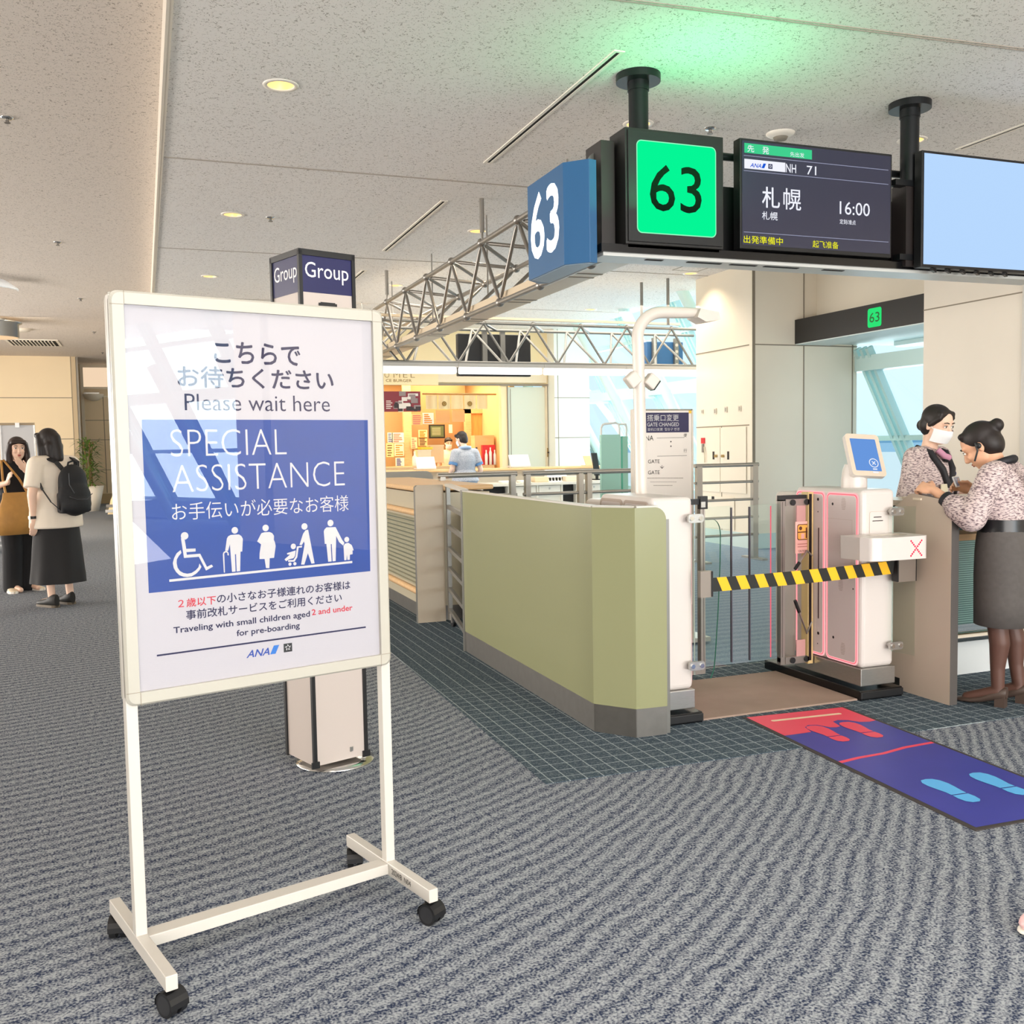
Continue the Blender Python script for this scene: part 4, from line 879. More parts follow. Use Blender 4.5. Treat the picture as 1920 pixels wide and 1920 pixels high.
# fixed side glasses with clamps
SG = glassmat('side_glass', (.90, .97, .94), 1.2)
def side_glass(par, P, clamps):
    b = MB(); y = 4.15; pts = [(x, y, z) for x, z in P]; n_ = len(pts)
    b.add(pts, [tuple(range(n_))], SG); gs = b.build('side_glass', par)
    b = MB()
    for i in range(n_-1): b.add([(P[i][0], y-.004, P[i][1]), (P[i+1][0], y-.004, P[i+1][1]), (P[i+1][0], y+.006, P[i+1][1]), (P[i][0], y+.006, P[i][1])], [(0, 1, 2, 3)], EDGEG if 2 <= i <= n_-3 else M('pale_glass_edge', '#B9CFC6', .2), True)
    b.build('glass_edge', gs)
    for x, z in clamps:
        b = MB(); b.prism(onp(rrect(.085, .042, .012), (x, y+.004, z), UX, UZ), (0, -.016, 0), STEEL)
        for s in (-1, 1): b.cyl((x+s*.025, y-.012, z), (x+s*.025, y-.018, z), .011, CHROME, 14)
        b.build('clamp', gs, bev=.003)
        b = MB(); b.cyl((x-.015, y+.004, z), (x-.015, 4.19, z), .012, STEEL, 10); b.build('clamp_pin', gs)
def curve(c0, c1, c2, n_=6): return [((1-t)**2*c0[0]+2*t*(1-t)*c1[0]+t*t*c2[0], (1-t)**2*c0[1]+2*t*(1-t)*c1[1]+t*t*c2[1]) for t in [k/n_ for k in range(n_+1)]]
side_glass(gl, [(2.50, .245), (2.50, 1.02)]+[(2.55, 1.02)]+curve((2.61, 1.01), (2.645, 1.0), (2.650, .94))+[(2.648, .8), (2.635, .55), (2.618, .33)]+curve((2.612, .28), (2.608, .25), (2.59, .22))+[(2.55, .235), (2.50, .245)], [(2.505, 1.02), (2.508, .292)])
side_glass(gr, [(3.715, .255), (3.715, 1.03)]+[(3.80, 1.03)]+curve((3.905, 1.025), (3.95, 1.02), (3.957, .955))+[(3.953, .75), (3.938, .5), (3.922, .29)]+curve((3.918, .255), (3.912, .225), (3.88, .212))+[(3.80, .235), (3.715, .255)], [(3.735, 1.005), (3.735, .285)])
# arched camera pole on the left cabinet
ap = thing('camera_pole', 'white arched pole carrying a camera head above the gate lane', 'camera pole', (2.464, 4.62, 1.125))
b = MB(); pp = [Vector((2.464, 4.62, 1.124)), Vector((2.459, 4.62, 1.5)), Vector((2.452, 4.62, 1.9))]
for k in range(9): a = PI-(PI/2)*k/8; pp.append(Vector((2.449+.15+.15*math.cos(a), 4.62, 1.945+.135*math.sin(a)*1.0)))
pp += [Vector((2.734, 4.62, 2.082)), Vector((2.834, 4.62, 2.083))]
b.tube(pp, [.032]*2+[.0315]*(len(pp)-4)+[.029, .027], M('pole_white', '#D8D0C6', .3), 20); b.build('arched_pole', ap)
b = MB(); P = [(2.799, 2.10), (2.909, 2.085), (2.919, 2.045), (2.834, 2.03), (2.779, 2.055)]
b.prism([(x, 4.565, z) for x, z in P], (0, .11, 0), MATS['pole_white']); hd = b.build('camera_head', ap, bev=.006)
b = MB(); b.poly([(2.834, 4.57, 2.0285), (2.834, 4.67, 2.0285), (2.912, 4.67, 2.0425), (2.912, 4.57, 2.0425)], M('lens_cover', '#BDB4B8', .2)); b.build('lens_cover', hd)
for s, (p, q, nm) in enumerate((((2.379, 1.70), (2.434, 1.745), 'speaker'), ((2.489, 1.735), (2.539, 1.695), 'side_camera'))):
    b = MB(); p = Vector((p[0], 4.60, p[1])); q = Vector((q[0], 4.60, q[1])); b.bar(p, q, .07, .055, MATS['pole_white'], up=(0, 1, 0)); k = b.build(nm, ap, bev=.008)
    if s: b = MB(); b.bar(q-(q-p).normalized()*.002, q+(q-p).normalized()*.006, .06, .048, BLACK, up=(0, 1, 0)); b.build('lens_face', k)
# barrier tape
bt = thing('barrier_tape', 'black and yellow striped barrier tape stretched across the gate lane', 'barrier tape', (3.1, 4.13, .68))
YEL = M('tape_yellow', '#F4B914', .55); TB_ = M('tape_black', '#16150F', .55)
b = MB(); xa, za, xb, zb = 2.575, .690, 3.712, .712; N = 42; hw = .0345
def tp(t, s): 
    tt = t+ .012*s; return Vector((xa+(xb-xa)*tt, 4.128+.006*math.sin(t*9)*0, za+(zb-za)*tt-.005*math.sin(PI*min(max(tt, 0), 1))+s*hw))
per = 10.4
edges = [i/(per*2) for i in range(0, int(per*2)+2)]
for i in range(len(edges)-1):
    t0, t1 = edges[i], min(edges[i+1], 1.02)
    if t0 >= 1: break
    m_ = TB_ if i % 2 == 0 else YEL; k0 = t0; 
    def pt_(t, s): return tp(min(max(t-s*.026, 0), 1), s)
    b.add([pt_(t0, -1), pt_(t1, -1), pt_(t1, 1), pt_(t0, 1)], [(0, 1, 2, 3)], m_)
    b.add([pt_(t0, -1)+Vector((0, .0015, 0)), pt_(t1, -1)+Vector((0, .0015, 0)), pt_(t1, 1)+Vector((0, .0015, 0)), pt_(t0, 1)+Vector((0, .0015, 0))], [(3, 2, 1, 0)], m_)
b.build('tape', bt)
b = MB(); b.box(2.515, 2.578, 4.115, 4.142, .632, .762, M('bracket_grey_brown', '#9A8F85', .35, .6)); b.box(2.574, 2.582, 4.11, 4.147, .635, .76, BLACK); b.build('end_bracket', bt)
b = MB(); b.box(3.715, 3.835, 4.11, 4.148, .632, .772, M('bracket_grey_brown', '#9A8F85', .35, .6)); b.box(3.708, 3.716, 4.105, 4.15, .635, .77, BLACK); b.box(3.834, 3.838, 4.108, 4.15, .632, .772, BLACK); b.build('cassette', bt)
# lane mat, floor marking mat
lm = MB(); lm.box(2.553, 3.512, 4.176, 4.90, .001, .012, M('lane_mat_brown', '#9C8678', .8, var=.08, vscale=5, bump=.25, bscale=160)); o = lm.build('lane_mat', bev=.003); tag(o, 'flat brown mat laid between the two gate cabinets', 'mat')
fmx = thing('floor_mat', 'long violet and red floor mat printed with two pairs of footprints', 'mat', (3.0, 3.4, 0))
VIO = M('mat_violet', '#3A3F9A', .45, var=.06, vscale=4); MRED = M('mat_red', '#EE4A62', .5); MBLU = M('mat_sky_blue', '#5DB4EE', .5); MCRE = M('mat_cream', '#F4D6B4', .5)
A0, A1, A2, A3, A4 = Vector((2.785, 4.13, 0)), Vector((3.34, 4.09, 0)), Vector((3.285, 2.59, 0)), Vector((2.93, 2.585, 0)), Vector((2.715, 2.61, 0))
b = MB(); b.prism([A0-Vector((.02, -.01, 0)), A4-Vector((.02, .02, 0)), Vector((3.30, 2.585, 0)), A1+Vector((.02, .01, 0))], (0, 0, .005), M('mat_border', '#3C3634', .7)); b.build('border', fmx)
b = MB(); b.poly([A0+UZ*.0055, A4+UZ*.0055, A2+UZ*.0055, A1+UZ*.0055], VIO)
def mp(u_, v_, z=.006): 
    # u across the mat 0..1, v from the gate end in metres
    a = A0.lerp(A1, u_); d = A4.lerp(A2, u_); L = (d-a).length; return a.lerp(d, v_/L)+UZ*z
wave = [(0, .335), (.2, .33), (.27, .325), (.30, .25), (.36, .222), (.44, .232), (.50, .29), (.55, .30), (.6, .29), (.63, .21), (.7, .195), (.78, .215), (.84, .26), (.92, .272), (1, .262)]
b.poly([mp(0, 0)]+[mp(u_, v_) for u_, v_ in wave]+[mp(1, 0)], MRED)
b.poly(onp(rrect(.40, .026, .012), mp(.5, .10, .0064), (A1-A0).normalized(), (A4-A0).normalized()), MCRE)
b.poly([mp(0, .74), mp(.2, .715), (mp(.45, .70)), mp(.7, .66), mp(1, .64), mp(1, .662), mp(.7, .683), mp(.45, .722), mp(.2, .738), mp(0, .765)], MRED)
foot = [(0, .0), (.028, .006), (.043, .03), (.046, .065), (.040, .105), (.033, .14), (.034, .168), (-.034, .168), (-.036, .14), (-.042, .105), (-.046, .065), (-.04, .028), (-.024, .006)]
heel = [(-.034, .175), (.034, .175), (.037, .205), (.032, .235), (.015, .252), (-.015, .252), (-.032, .235), (-.037, .205)]
ud, vd = (A1-A0).normalized(), (A4-A0).normalized()
for (v0, us, mt, rim) in ((.235, (.375, .70), MRED, True), (1.05, (.33, .74), MBLU, False)):
    for i, u_ in enumerate(us):
        o = mp(u_, v0, .0068)
        for P in (foot, heel):
            b.poly([o+ud*(x*1.05)+vd*(y*1.08) for x, y in (P if i else [(-x, y) for x, y in reversed(P)])], mt)
b.build('printed_top', fmx)

# ------------------------------------------------------------------ podium counter at the right
pd = thing('gate_podium', 'beige gate podium with slanted side panel and ribbed front', 'counter', (4.5, 4.4, 0))
PB = M('podium_beige', '#C6B4A2', .35); PDK = M('podium_edge_dark', '#57524F', .4)
prof = [(3.90, 0), (3.90, 1.066), (4.17, 1.096), (4.20, 1.092), (4.225, 1.075), (4.36, .985), (4.40, .96), (4.40, 0)]
b = MB(); b.prism([(3.868, y, z) for y, z in prof], (.05, 0, 0), PB, PDK)
sp = b.build('side_panel', pd)
b = MB(); b.box(3.864, 3.868, 4.26, 4.33, .02, .07, DARKGAP); b.build('cable_notch', sp)
b = MB(); b.box(3.918, 5.6, 3.98, 4.62, 1.02, 1.05, M('podium_top', '#D9CCBB', .35)); b.build('worktop', pd)
TEAL = M('podium_dark_glass', '#1E3A3E', .18, spec=.7); 
b = MB(); b.box(3.92, 5.6, 4.36, 4.45, .86, 1.02, TEAL); b.build('upper_glass', pd)
b = MB(); b.box(3.92, 5.6, 4.16, 4.40, .825, .86, WOODL); b.build('wood_shelf', pd)
b = MB(); b.box(3.92, 5.6, 4.40, 4.5, .30, .825, M('podium_ribbed_teal', '#4E6B68', .25)); 
for k in range(40): z = .31+k*.0128; b.box(3.92, 5.6, 4.397, 4.40, z, z+.005, M('rib_line', '#7FA09A', .3))
b.build('ribbed_front', pd)
b = MB(); b.cyl((3.92, 4.36, .235), (5.6, 4.36, .235), .032, CHROME, 18); b.build('foot_rail', pd)
b = MB(); b.box(3.92, 5.6, 4.40, 4.5, .0, .20, M('podium_base_white', '#D9DEDF', .4)); b.build('base', pd)
pn = MB(); c = Vector((4.0, 4.18, 1.062)); pn.prism(onp([(-.14, -.07), (.15, -.09), (.17, .03), (.10, .10), (-.12, .09)], c, UX, (0, 1, 0)), (0, 0, .012), M('paper_cream', '#F0DFC8', .7)); o = pn.build('paper_sheets'); tag(o, 'loose cream papers lying on top of the gate podium', 'paper')
# ------------------------------------------------------------------ fittings on the cream service block
KNOB = M('brass_knob', '#B9A274', .3, .8)
for i, (px, py, wh) in enumerate(((1317, 772, 'small, first from the far edge'), (1341, 771, 'second from the far edge'), (1361, 768, 'third from the far edge'), (1387, 766, 'nearest the block corner'))):
    p = at_x(px, py, 7.394); t = thing('wall_outlet', 'square wall outlet plate on the cream service block, '+wh, 'outlet', (7.4, p.y, p.z), 0, 'outlet plates on the service block')
    s_ = .032 if i else .024
    b = MB(); b.box(7.388, 7.394, p.y-s_, p.y+s_, p.z-s_*1.2, p.z+s_*1.2, M('outlet_plate', '#DCD2C0', .4)); b.build('plate', t); b = MB(); b.box(7.386, 7.388, p.y-s_*.5, p.y+s_*.5, p.z-s_*.8, p.z+s_*.8, M('outlet_face', '#A79E90', .5)); b.build('socket', t)
t = thing('utility_cabinet', 'pair of cream utility doors set in the service block', 'cabinet', (7.4, 11.5, .2))
for k, (pa, pb, kx) in enumerate(((1313, 1351, 1344), (1351, 1400, 1357))):
    ya, yb = at_x(pa, 850, 7.393).y, at_x(pb, 850, 7.393).y
    b = MB(); b.box(7.385, 7.394, yb+.006, ya-.006, .72, 1.60, WALLC); d = b.build('door', t, bev=.003)
    q = at_x(kx, 855, 7.385); b = MB(); b.cyl((7.385, q.y, q.z), (7.35, q.y, q.z), .02, KNOB, 12); b.build('knob', d)
    q = at_x(1338 if k == 0 else 1365.5, 854, 7.385); b = MB(); b.box(7.381, 7.386, q.y-.022, q.y+.022, q.z-.055, q.z+.055, BLACK); b.build('handle_plate', d)
b = MB(); ya, yb = at_x(1327, 950, 7.39).y, at_x(1377, 950, 7.39).y; b.box(7.386, 7.394, yb, ya, .22, .66, WALLC); b.build('lower_door', t, bev=.003)
q = at_x(1337, 934, 7.386); b = MB(); b.box(7.38, 7.387, q.y-.03, q.y+.03, q.z-.025, q.z+.025, BLACK); b.build('latch', t)
q = at_x(1319, 827, 7.385); t = thing('call_point', 'small red call point with grey handset on the service block', 'alarm', (7.39, q.y, q.z))
b = MB(); b.box(7.37, 7.385, q.y-.045, q.y+.045, q.z-.035, q.z+.045, M('call_red', '#D4303A', .4)); b.build('button_box', t); b = MB(); b.box(7.365, 7.385, q.y-.02, q.y+.02, q.z-.16, q.z-.04, M('handset_grey', '#8C857C', .5)); b.build('handset', t)
b = MB(); b.tube([(7.37, q.y-.04, q.z-.08), (7.36, q.y-.07, q.z-.2), (7.37, q.y-.05, q.z-.3)], .008, M('cord_cream', '#DCCFB4', .5), 6); b.build('cord', t)

# ------------------------------------------------------------------ header beam over the boarding door
t = thing('gate_header_sign', 'long dark header over the boarding door with green 63', 'sign', (8.2, 9.7, 2.67))
b = MB(); b.box(8.055, 8.40, 8.55, 10.825, 2.672, 2.984, M('header_dark', '#221F1D', .45)); b.build('header_box', t)
p0_, p1_ = at_x(1627, 580, 8.054), at_x(1653, 573, 8.054); zt, zb = at_x(1640, 577, 8.054).z, at_x(1640, 613, 8.054).z
yc, wd = (p0_.y+p1_.y)/2, abs(p0_.y-p1_.y)
b = MB(); b.poly(onp(rrect(wd, zt-zb, .03), (8.053, yc, (zt+zb)/2), (0, -1, 0), UZ), emitmat('small_green_face', '#2FE478', 1.0))
b.text('63', (8.0525, yc, zb+(zt-zb)*.26), (0, -1, 0), UZ, 1, M('small_green_digits', '#1B6B2C', .6), width=wd*.72, height=(zt-zb)*.5, align='c', bold=.01); b.build('lit_number', t)
t = thing('soffit_light', 'white tube light under the boarding lounge soffit', 'strip light', (9.4, 9.6, 2.66))
b = MB(); b.box(9.3, 9.5, 8.2, 10.4, 2.63, 2.68, M('soffit_light_body', '#E9EFEE', .4)); b.build('housing', t); b = MB(); b.box(9.33, 9.47, 9.6, 10.4, 2.612, 2.63, emitmat('soffit_tube', '#F4FFFF', 1.3)); b.build('tube', t)
t = thing('soffit_downlight', 'small round light in the boarding lounge soffit', 'ceiling light', (9.0, 8.7, 2.68)); b = MB(); b.lathe((9.2, 8.75, 2.68), [(.10, -.012), (.13, -.01), (.13, 0)], RIMW, 20); b.build('rim', t); b = MB(); b.disc((9.2, 8.75, 2.669), (0, 0, -1), .10, emitmat('soffit_lamp', '#FFF6E0', 1.4)); b.build('lamp', t)

# ------------------------------------------------------------------ rail barriers
RST = M('barrier_steel', '#BDB9B2', .3, .8)
def barrier(pxa, pxb, y, lab, post_w=.05):
    a, c = at_y(pxa, 890, y).x, at_y(pxb, 890, y).x
    t = thing('rail_barrier', lab, 'barrier', ((a+c)/2, y, 0), 0, 'steel rail barriers in the gate lounge')
    for x in (a+post_w/2, c-post_w/2):
        b = MB(); b.box(x-post_w/2, x+post_w/2, y-.03, y+.03, .02, 1.12, RST); p = b.build('post', t)
        b = MB(); b.box(x-post_w/2, x+post_w/2, y-.22, y+.22, 0, .025, RST); b.build('foot', p)
    for i, z in enumerate((1.13, .93, .72, .51, .30)):
        b = MB(); b.cyl((a-.02, y, z), (c+.02, y, z), .024 if i == 0 else .016, RST, 12); b.build('rail', t)
    return t
barrier(824, 965, 8.75, 'steel rail barrier below the man in the grey shirt')
barrier(984, 1092, 8.75, 'steel rail barrier in front of the desk drawers')
barrier(1099, 1200, 8.75, 'steel rail barrier crossing behind the mint screen top')
barrier(1305, 1419, 9.9, 'steel rail barrier standing before the utility doors', .07)
# ------------------------------------------------------------------ mint folding screen
ms = thing('mint_screen', 'mint green screen with white tube handles behind the rails', 'screen', (4.7, 9.5, 0))
a, c, e = at_y(1126, 880, 9.5), at_y(1162, 880, 9.5), at_y(1172, 880, 9.7); zt = at_y(1140, 815, 9.5).z
MINT = M('mint_panel', '#B0E4D4', .35); MTUB = M('screen_white_tube', '#EEF0EA', .3)
b = MB(); b.box(a.x, c.x, 9.48, 9.52, .12, zt, MINT); b.build('panel', ms, bev=.004)
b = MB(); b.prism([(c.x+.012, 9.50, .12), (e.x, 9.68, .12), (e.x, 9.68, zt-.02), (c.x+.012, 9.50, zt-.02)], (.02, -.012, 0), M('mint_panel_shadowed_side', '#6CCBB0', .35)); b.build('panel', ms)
b = MB(); b.tube([(a.x+.012, 9.5, .0), (a.x+.012, 9.5, zt+.07), (a.x+.03, 9.5, zt+.105), (a.x+.06, 9.5, zt+.115), (c.x-.04, 9.5, zt+.125), (c.x-.01, 9.5, zt+.11), (c.x+.0, 9.5, zt+.07), (c.x, 9.5, .0)], .012, MTUB, 8); b.build('tube_frame', ms)
b = MB(); b.tube([(c.x, 9.5, zt+.11), (e.x-.01, 9.66, zt+.115), (e.x+.01, 9.68, zt+.08), (e.x+.01, 9.68, 0)], .012, MTUB, 8); b.build('tube_frame', ms)
b = MB(); b.box(a.x-.02, a.x+.05, 9.3, 9.7, 0, .03, MTUB); b.box(c.x-.03, c.x+.04, 9.3, 9.7, 0, .03, MTUB); b.build('feet', ms)
# ------------------------------------------------------------------ gate changed board
gb = thing('gate_change_board', 'white notice board headed GATE CHANGED behind the camera pole', 'sign', (3.38, 6.0, 0))
def SB(cx, cy): return at_y(1180+cx/7.385, 740+cy/7.385, 6.0)
xl, xr, zt = SB(60, 300).x, SB(868, 300).x, SB(500, 212).z
BW = M('notice_white', '#E6DED6', .5); NVB = M('notice_navy', '#241F4A', .5); DKT = M('notice_ink', '#37342F', .6)
nb_ = MB(); nb_.box(xl, xr, 6.0, 6.03, .25, zt, BW)
b = MB(); b.box(xl-.008, xl+.006, 5.995, 6.035, .05, zt+.004, M('notice_frame', '#CFC8BE', .3, .3)); b.box(xr-.006, xr+.008, 5.995, 6.035, .05, zt+.004, MATS['notice_frame']); b.box(xl, xr, 5.995, 6.035, zt-.004, zt+.006, M('notice_frame_top', '#8F8878', .4)); b.box(xl-.02, xr+.02, 5.8, 6.2, .02, .05, MATS['notice_frame']); b.build('frame', gb)
b = nb_; yy = 5.9985; nv0, nv1 = SB(100, 250), SB(822, 520)
b.box(nv0.x, nv1.x, yy, 6.0, nv1.z, nv0.z, NVB)
def nt_(body, x0, x1, yt_, yb_, mat, bold=0.0): 
    a = SB(x0, yb_); c = SB(x1, yb_); t_ = SB(x0, yt_); b.text(body, (a.x, yy-.0006, a.z), UX, UZ, 1, mat, width=c.x-a.x, height=t_.z-a.z, bold=bold)
nt_('搭乗口変更', 246, 682, 275, 368, PWHITE, .012); nt_('GATE CHANGED', 246, 684, 388, 440, PWHITE, .02); nt_('登机口变更', 250, 462, 462, 502, PWHITE); nt_('탑승구 변경', 490, 690, 458, 500, PWHITE)
nt_('ANA', 160, 333, 568, 638, DKT); nt_('便', 750, 795, 540, 588, DKT); nt_('行', 750, 795, 750, 800, DKT); nt_('GATE', 258, 418, 900, 952, DKT); nt_('GATE', 258, 418, 1052, 1105, DKT)
nt_(':', 565, 583, 640, 725, DKT)
for y_, x0, x1 in ((600, 380, 760), (852, 385, 795)): a = SB(x0, y_); c = SB(x1, y_); b.box(a.x, c.x, yy, 6.0, a.z-.0012, a.z+.0012, DKT)
a = SB(452, 1022); b.box(a.x-.0015, a.x+.0015, yy, 6.0, a.z, a.z+.022, DKT); b.bar((a.x, yy, a.z), (a.x-.014, yy, a.z+.014), .003, .001, DKT, up=(0, 1, 0)); b.bar((a.x, yy, a.z), (a.x+.014, yy, a.z+.014), .003, .001, DKT, up=(0, 1, 0))
for y_, x0, x1, h_ in ((1155, 232, 735, .006), (1208, 290, 650, .004), (1258, 335, 600, .005)):
    x = x0
    while x < x1: w_ = random.choice((8, 11, 14)); a = SB(x, y_); c = SB(x+w_, y_); b.box(a.x, c.x, yy, 6.0, a.z-h_/2, a.z+h_/2, M('notice_small_print', '#A59C93', .7)); x += w_+5
b.build('board', gb)
a = SB(842, 236); b = MB(); b.box(a.x-.012, a.x+.012, 5.998, 6.0, a.z-.012, a.z+.012, M('yellow_sticker', '#E8BE3C', .5)); b.build('sticker', gb)

# ------------------------------------------------------------------ staff desk row in the lounge
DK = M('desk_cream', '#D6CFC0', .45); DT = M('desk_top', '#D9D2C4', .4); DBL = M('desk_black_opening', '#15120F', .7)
x0, x1 = 3.4, at_y(1122, 880, 16.3).x
sd = thing('staff_desk', 'long staff desk with raised wooden ledge before the shop', 'desk', (5.4, 15.9, 0))
b = MB(); b.box(x0, x1, 15.25, 16.2, .74, .78, DT); b.build('desktop', sd)
b = MB(); b.box(x0, x1, 16.2, 16.26, 0, .985, M('desk_screen', '#B9B1A2', .5)); b.build('back_panel', sd)
b = MB(); b.box(x0-.05, x1+.05, 16.1, 16.5, .985, 1.025, WOODL); b.build('wood_ledge', sd, bev=.008)
def dx(px, y=15.25): return at_y(px, 905, y).x
for pa, pb in ((960, 1008), (1010, 1054), (1100, 1130)):
    b = MB(); b.box(dx(pa), dx(pb), 15.3, 16.1, .42, .735, DK); q = b.build('drawer_unit', sd, bev=.004)
    b = MB(); b.box(dx(pa)+.02, dx(pb)-.02, 15.285, 15.3, .56, .725, M('drawer_front', '#DDD6C8', .4)); d = b.build('drawer', q)
    b = MB(); m_ = (dx(pa)+dx(pb))/2; b.cyl((m_, 15.285, .68), (m_, 15.27, .68), .015, STEEL, 10); b.build('lock', d)
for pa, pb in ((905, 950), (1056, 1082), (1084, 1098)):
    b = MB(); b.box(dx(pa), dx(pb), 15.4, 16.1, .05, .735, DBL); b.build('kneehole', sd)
for px in (905, 955, 1009, 1055, 1083, 1099): b = MB(); b.box(dx(px)-.015, dx(px)+.015, 15.28, 16.15, 0, .74, DK); b.build('side_support', sd)
def lap(px0, px1, pyt, pyb, y, lab, mat, tilt=.12, name='laptop'):
    a = at_y(px0, pyb, y); c = at_y(px1, pyb, y); zt = at_y(px0, pyt, y).z
    t = thing(name, lab, 'laptop', ((a.x+c.x)/2, y, a.z)); b = MB(); b.prism([(a.x, y, a.z), (c.x, y, a.z), (c.x, y+tilt, zt), (a.x, y+tilt, zt)], (0, .02, 0), mat); b.build('lid', t, bev=.004)
    b = MB(); b.box(a.x, c.x, y+.0, y+.22, a.z-.02, a.z, mat); b.build('base', t)
WLID = M('laptop_pale', '#DAD3CE', .3)
lap(782, 818, 857, 878, 16.15, 'pale open lid on the wooden ledge left of the standing man', WLID); lap(958, 995, 853, 873.5, 16.15, 'pale open lid on the wooden ledge right of the shop door', WLID); lap(1099, 1112, 855, 872.5, 16.15, 'peach lid at the right end of the wooden ledge', M('peach_lid', '#E9B98A', .4))
t = thing('desk_monitor', 'thin black monitor side at the right end of the desk', 'monitor', (6.9, 15.8, .78)); a = at_y(1116, 875, 15.7); b = MB(); b.prism([(a.x, 15.7, .86), (a.x+.10, 15.7, .86), (a.x+.06, 15.75, 1.26), (a.x-.04, 15.75, 1.26)], (0, .04, 0), BLACK); b.build('panel', t); b = MB(); b.box(a.x, a.x+.12, 15.65, 15.85, .78, .80, BLACK); b.box(a.x+.04, a.x+.08, 15.74, 15.78, .8, .9, BLACK); b.build('stand', t)
t = thing('card_rack', 'white slotted card rack on the staff desk', 'rack', (6.0, 15.9, .78))
a, c = at_y(1027, 890, 15.7), at_y(1063, 890, 15.7); b = MB(); b.prism([(a.x, 15.65, .78), (a.x, 15.85, .78), (a.x, 15.85, .98), (a.x, 15.78, .98)], (c.x-a.x, 0, 0), M('rack_white', '#EDE9E2', .4)); b.build('body', t)
b = MB()
for k in range(6):
    x = a.x+(c.x-a.x)*(k+.5)/6
    for z, y in ((.92, 15.743), (.82, 15.67)): b.box(x-.018, x+.018, y-.012, y+.012, z-.035, z+.03, DBL)
b.build('slots', t)
for i, (px, wh, cl) in enumerate(((982, 'white', '#F0ECE4'), (1012, 'cream', '#DDC9A8'), (948, 'white folded', '#E9E6E0'), (1070, 'crumpled cream', '#E3D6C0'))):
    a = at_y(px, 893, 15.6); b = MB(); w_ = .10+.03*(i % 2); b.box(a.x-w_, a.x+w_, 15.5, 15.7, .78, .82+.05*(i % 2), M('tray_%d' % i, cl, .6)); o = b.build('paper_tray', bev=.01); tag(o, wh+' paper stack on the staff desk '+('left of the card rack', 'beside the card rack', 'behind the rail posts', 'right of the card rack')[i], 'paper tray', 'paper stacks on the staff desk')
lg = thing('grey_screen', 'low grey rounded partition behind the long counter', 'partition', (3.3, 10.4, 0))
a, c = at_y(706, 890, 10.4), at_y(812, 890, 10.4); b = MB(); pr = [(a.x, .1), (c.x, .1)]+[(c.x-.08+.08*math.cos(k*PI/12), 1.06+.08*math.sin(k*PI/12)) for k in range(7)]+[(a.x, 1.14)]
b.prism([(x, 10.4, z) for x, z in pr], (0, .04, 0), M('partition_grey', '#B6B4AE', .5)); b.build('panel', lg); b = MB(); b.box(a.x+.1, a.x+.18, 10.2, 10.6, 0, .12, GREYM); b.box(c.x-.2, c.x-.12, 10.2, 10.6, 0, .12, GREYM); b.build('feet', lg)

# ------------------------------------------------------------------ rice burger shop
b = MB(); b.box(3.3, 6.9, 21.6, 21.7, 0, 3.0, M('shop_back_wall', '#C9A777', .6)); b.box(3.2, 3.3, 18.45, 21.7, 0, 3.0, M('shop_side', '#E3BF8A', .6)); b.box(6.9, 7.0, 18.45, 21.7, 0, 3.0, MATS['shop_side']); struct('wall_shop', b)
b = MB(); b.box(3.2, 7.0, 18.45, 21.7, 2.95, 3.05, M('shop_ceiling', '#F6E7C6', .6)); struct('ceiling_shop', b)
ld = bpy.data.lights.new('shop_fill', 'AREA'); ld.shape = 'RECTANGLE'; ld.size = 3.0; ld.size_y = 2.2; ld.energy = 210; ld.color = (1, .80, .52)  # added area light below the shop ceiling, no fixture built
lo = bpy.data.objects.new('shop_fill', ld); COL.objects.link(lo); lo.location = (5.1, 19.9, 2.9)
def V_(px, py, y): return at_y(px, py, y)
t = thing('shop_sign', 'cream shop fascia lettering ending OMEL over CE BURGER', 'sign', (4.6, SY-.05, 2.7))
b = MB(); ya = SY-.056; GB = M('sign_gold', '#8C6A32', .5); a, c = V_(722, 708, ya), V_(778, 708, ya); zt = V_(740, 697, ya).z
b.box(V_(640, 715, ya).x, V_(822, 715, ya).x, ya+.002, SY, V_(800, 722, ya).z, V_(800, 690, ya).z, SHOPW)
for ch, pa, pb in (('O', 721, 730), ('M', 738, 750), ('E', 756, 764), ('L', 770, 778)): q = V_(pa, 708, ya); b.text(ch, (q.x, ya, q.z), UX, UZ, 1, GB, width=V_(pb, 708, ya).x-q.x, height=.105, bold=-.015)
q = V_(723.5, 716, ya); b.text('CE BURGER', (q.x, ya, q.z), UX, UZ, 1, GB, width=V_(772, 716, ya).x-q.x, height=.052, bold=.012); b.build('lettering', t)
t = thing('menu_banner', 'dark red hanging menu banner with black and white food pictures', 'banner', (4.6, SY+.1, 2.2))
ya = SY-.01; a, c = V_(716, 772, ya), V_(788, 734, ya); b = MB(); b.box(a.x, c.x, ya, ya+.02, a.z, c.z, M('banner_red', '#7A1626', .5)); b.build('sheet', t)
b = MB(); random.seed(3)
for k in range(26):
    px = random.uniform(741, 786); py = random.uniform(737, 769); q = V_(px, py, ya-.003); s_ = random.uniform(.03, .07); b.box(q.x-s_, q.x+s_, ya-.002-.0003*k/10, ya, q.z-s_*.7, q.z+s_*.7, (M('banner_pale', '#D9CFC6', .6), M('banner_dark', '#2A1A1C', .6), M('banner_grey', '#8A7A78', .6))[k % 3])
for k in range(5): q = V_(724, 752+3.4*k, ya-.003); b.box(q.x, q.x+.09+.03*(k % 2), ya-.002, ya, q.z-.008, q.z+.008, MATS['banner_pale'])
b.build('pictures', t)
nr = thing('noren_curtain', 'cream five panel shop curtain with two round emblems', 'curtain', (5.2, SY-.1, 2.3))
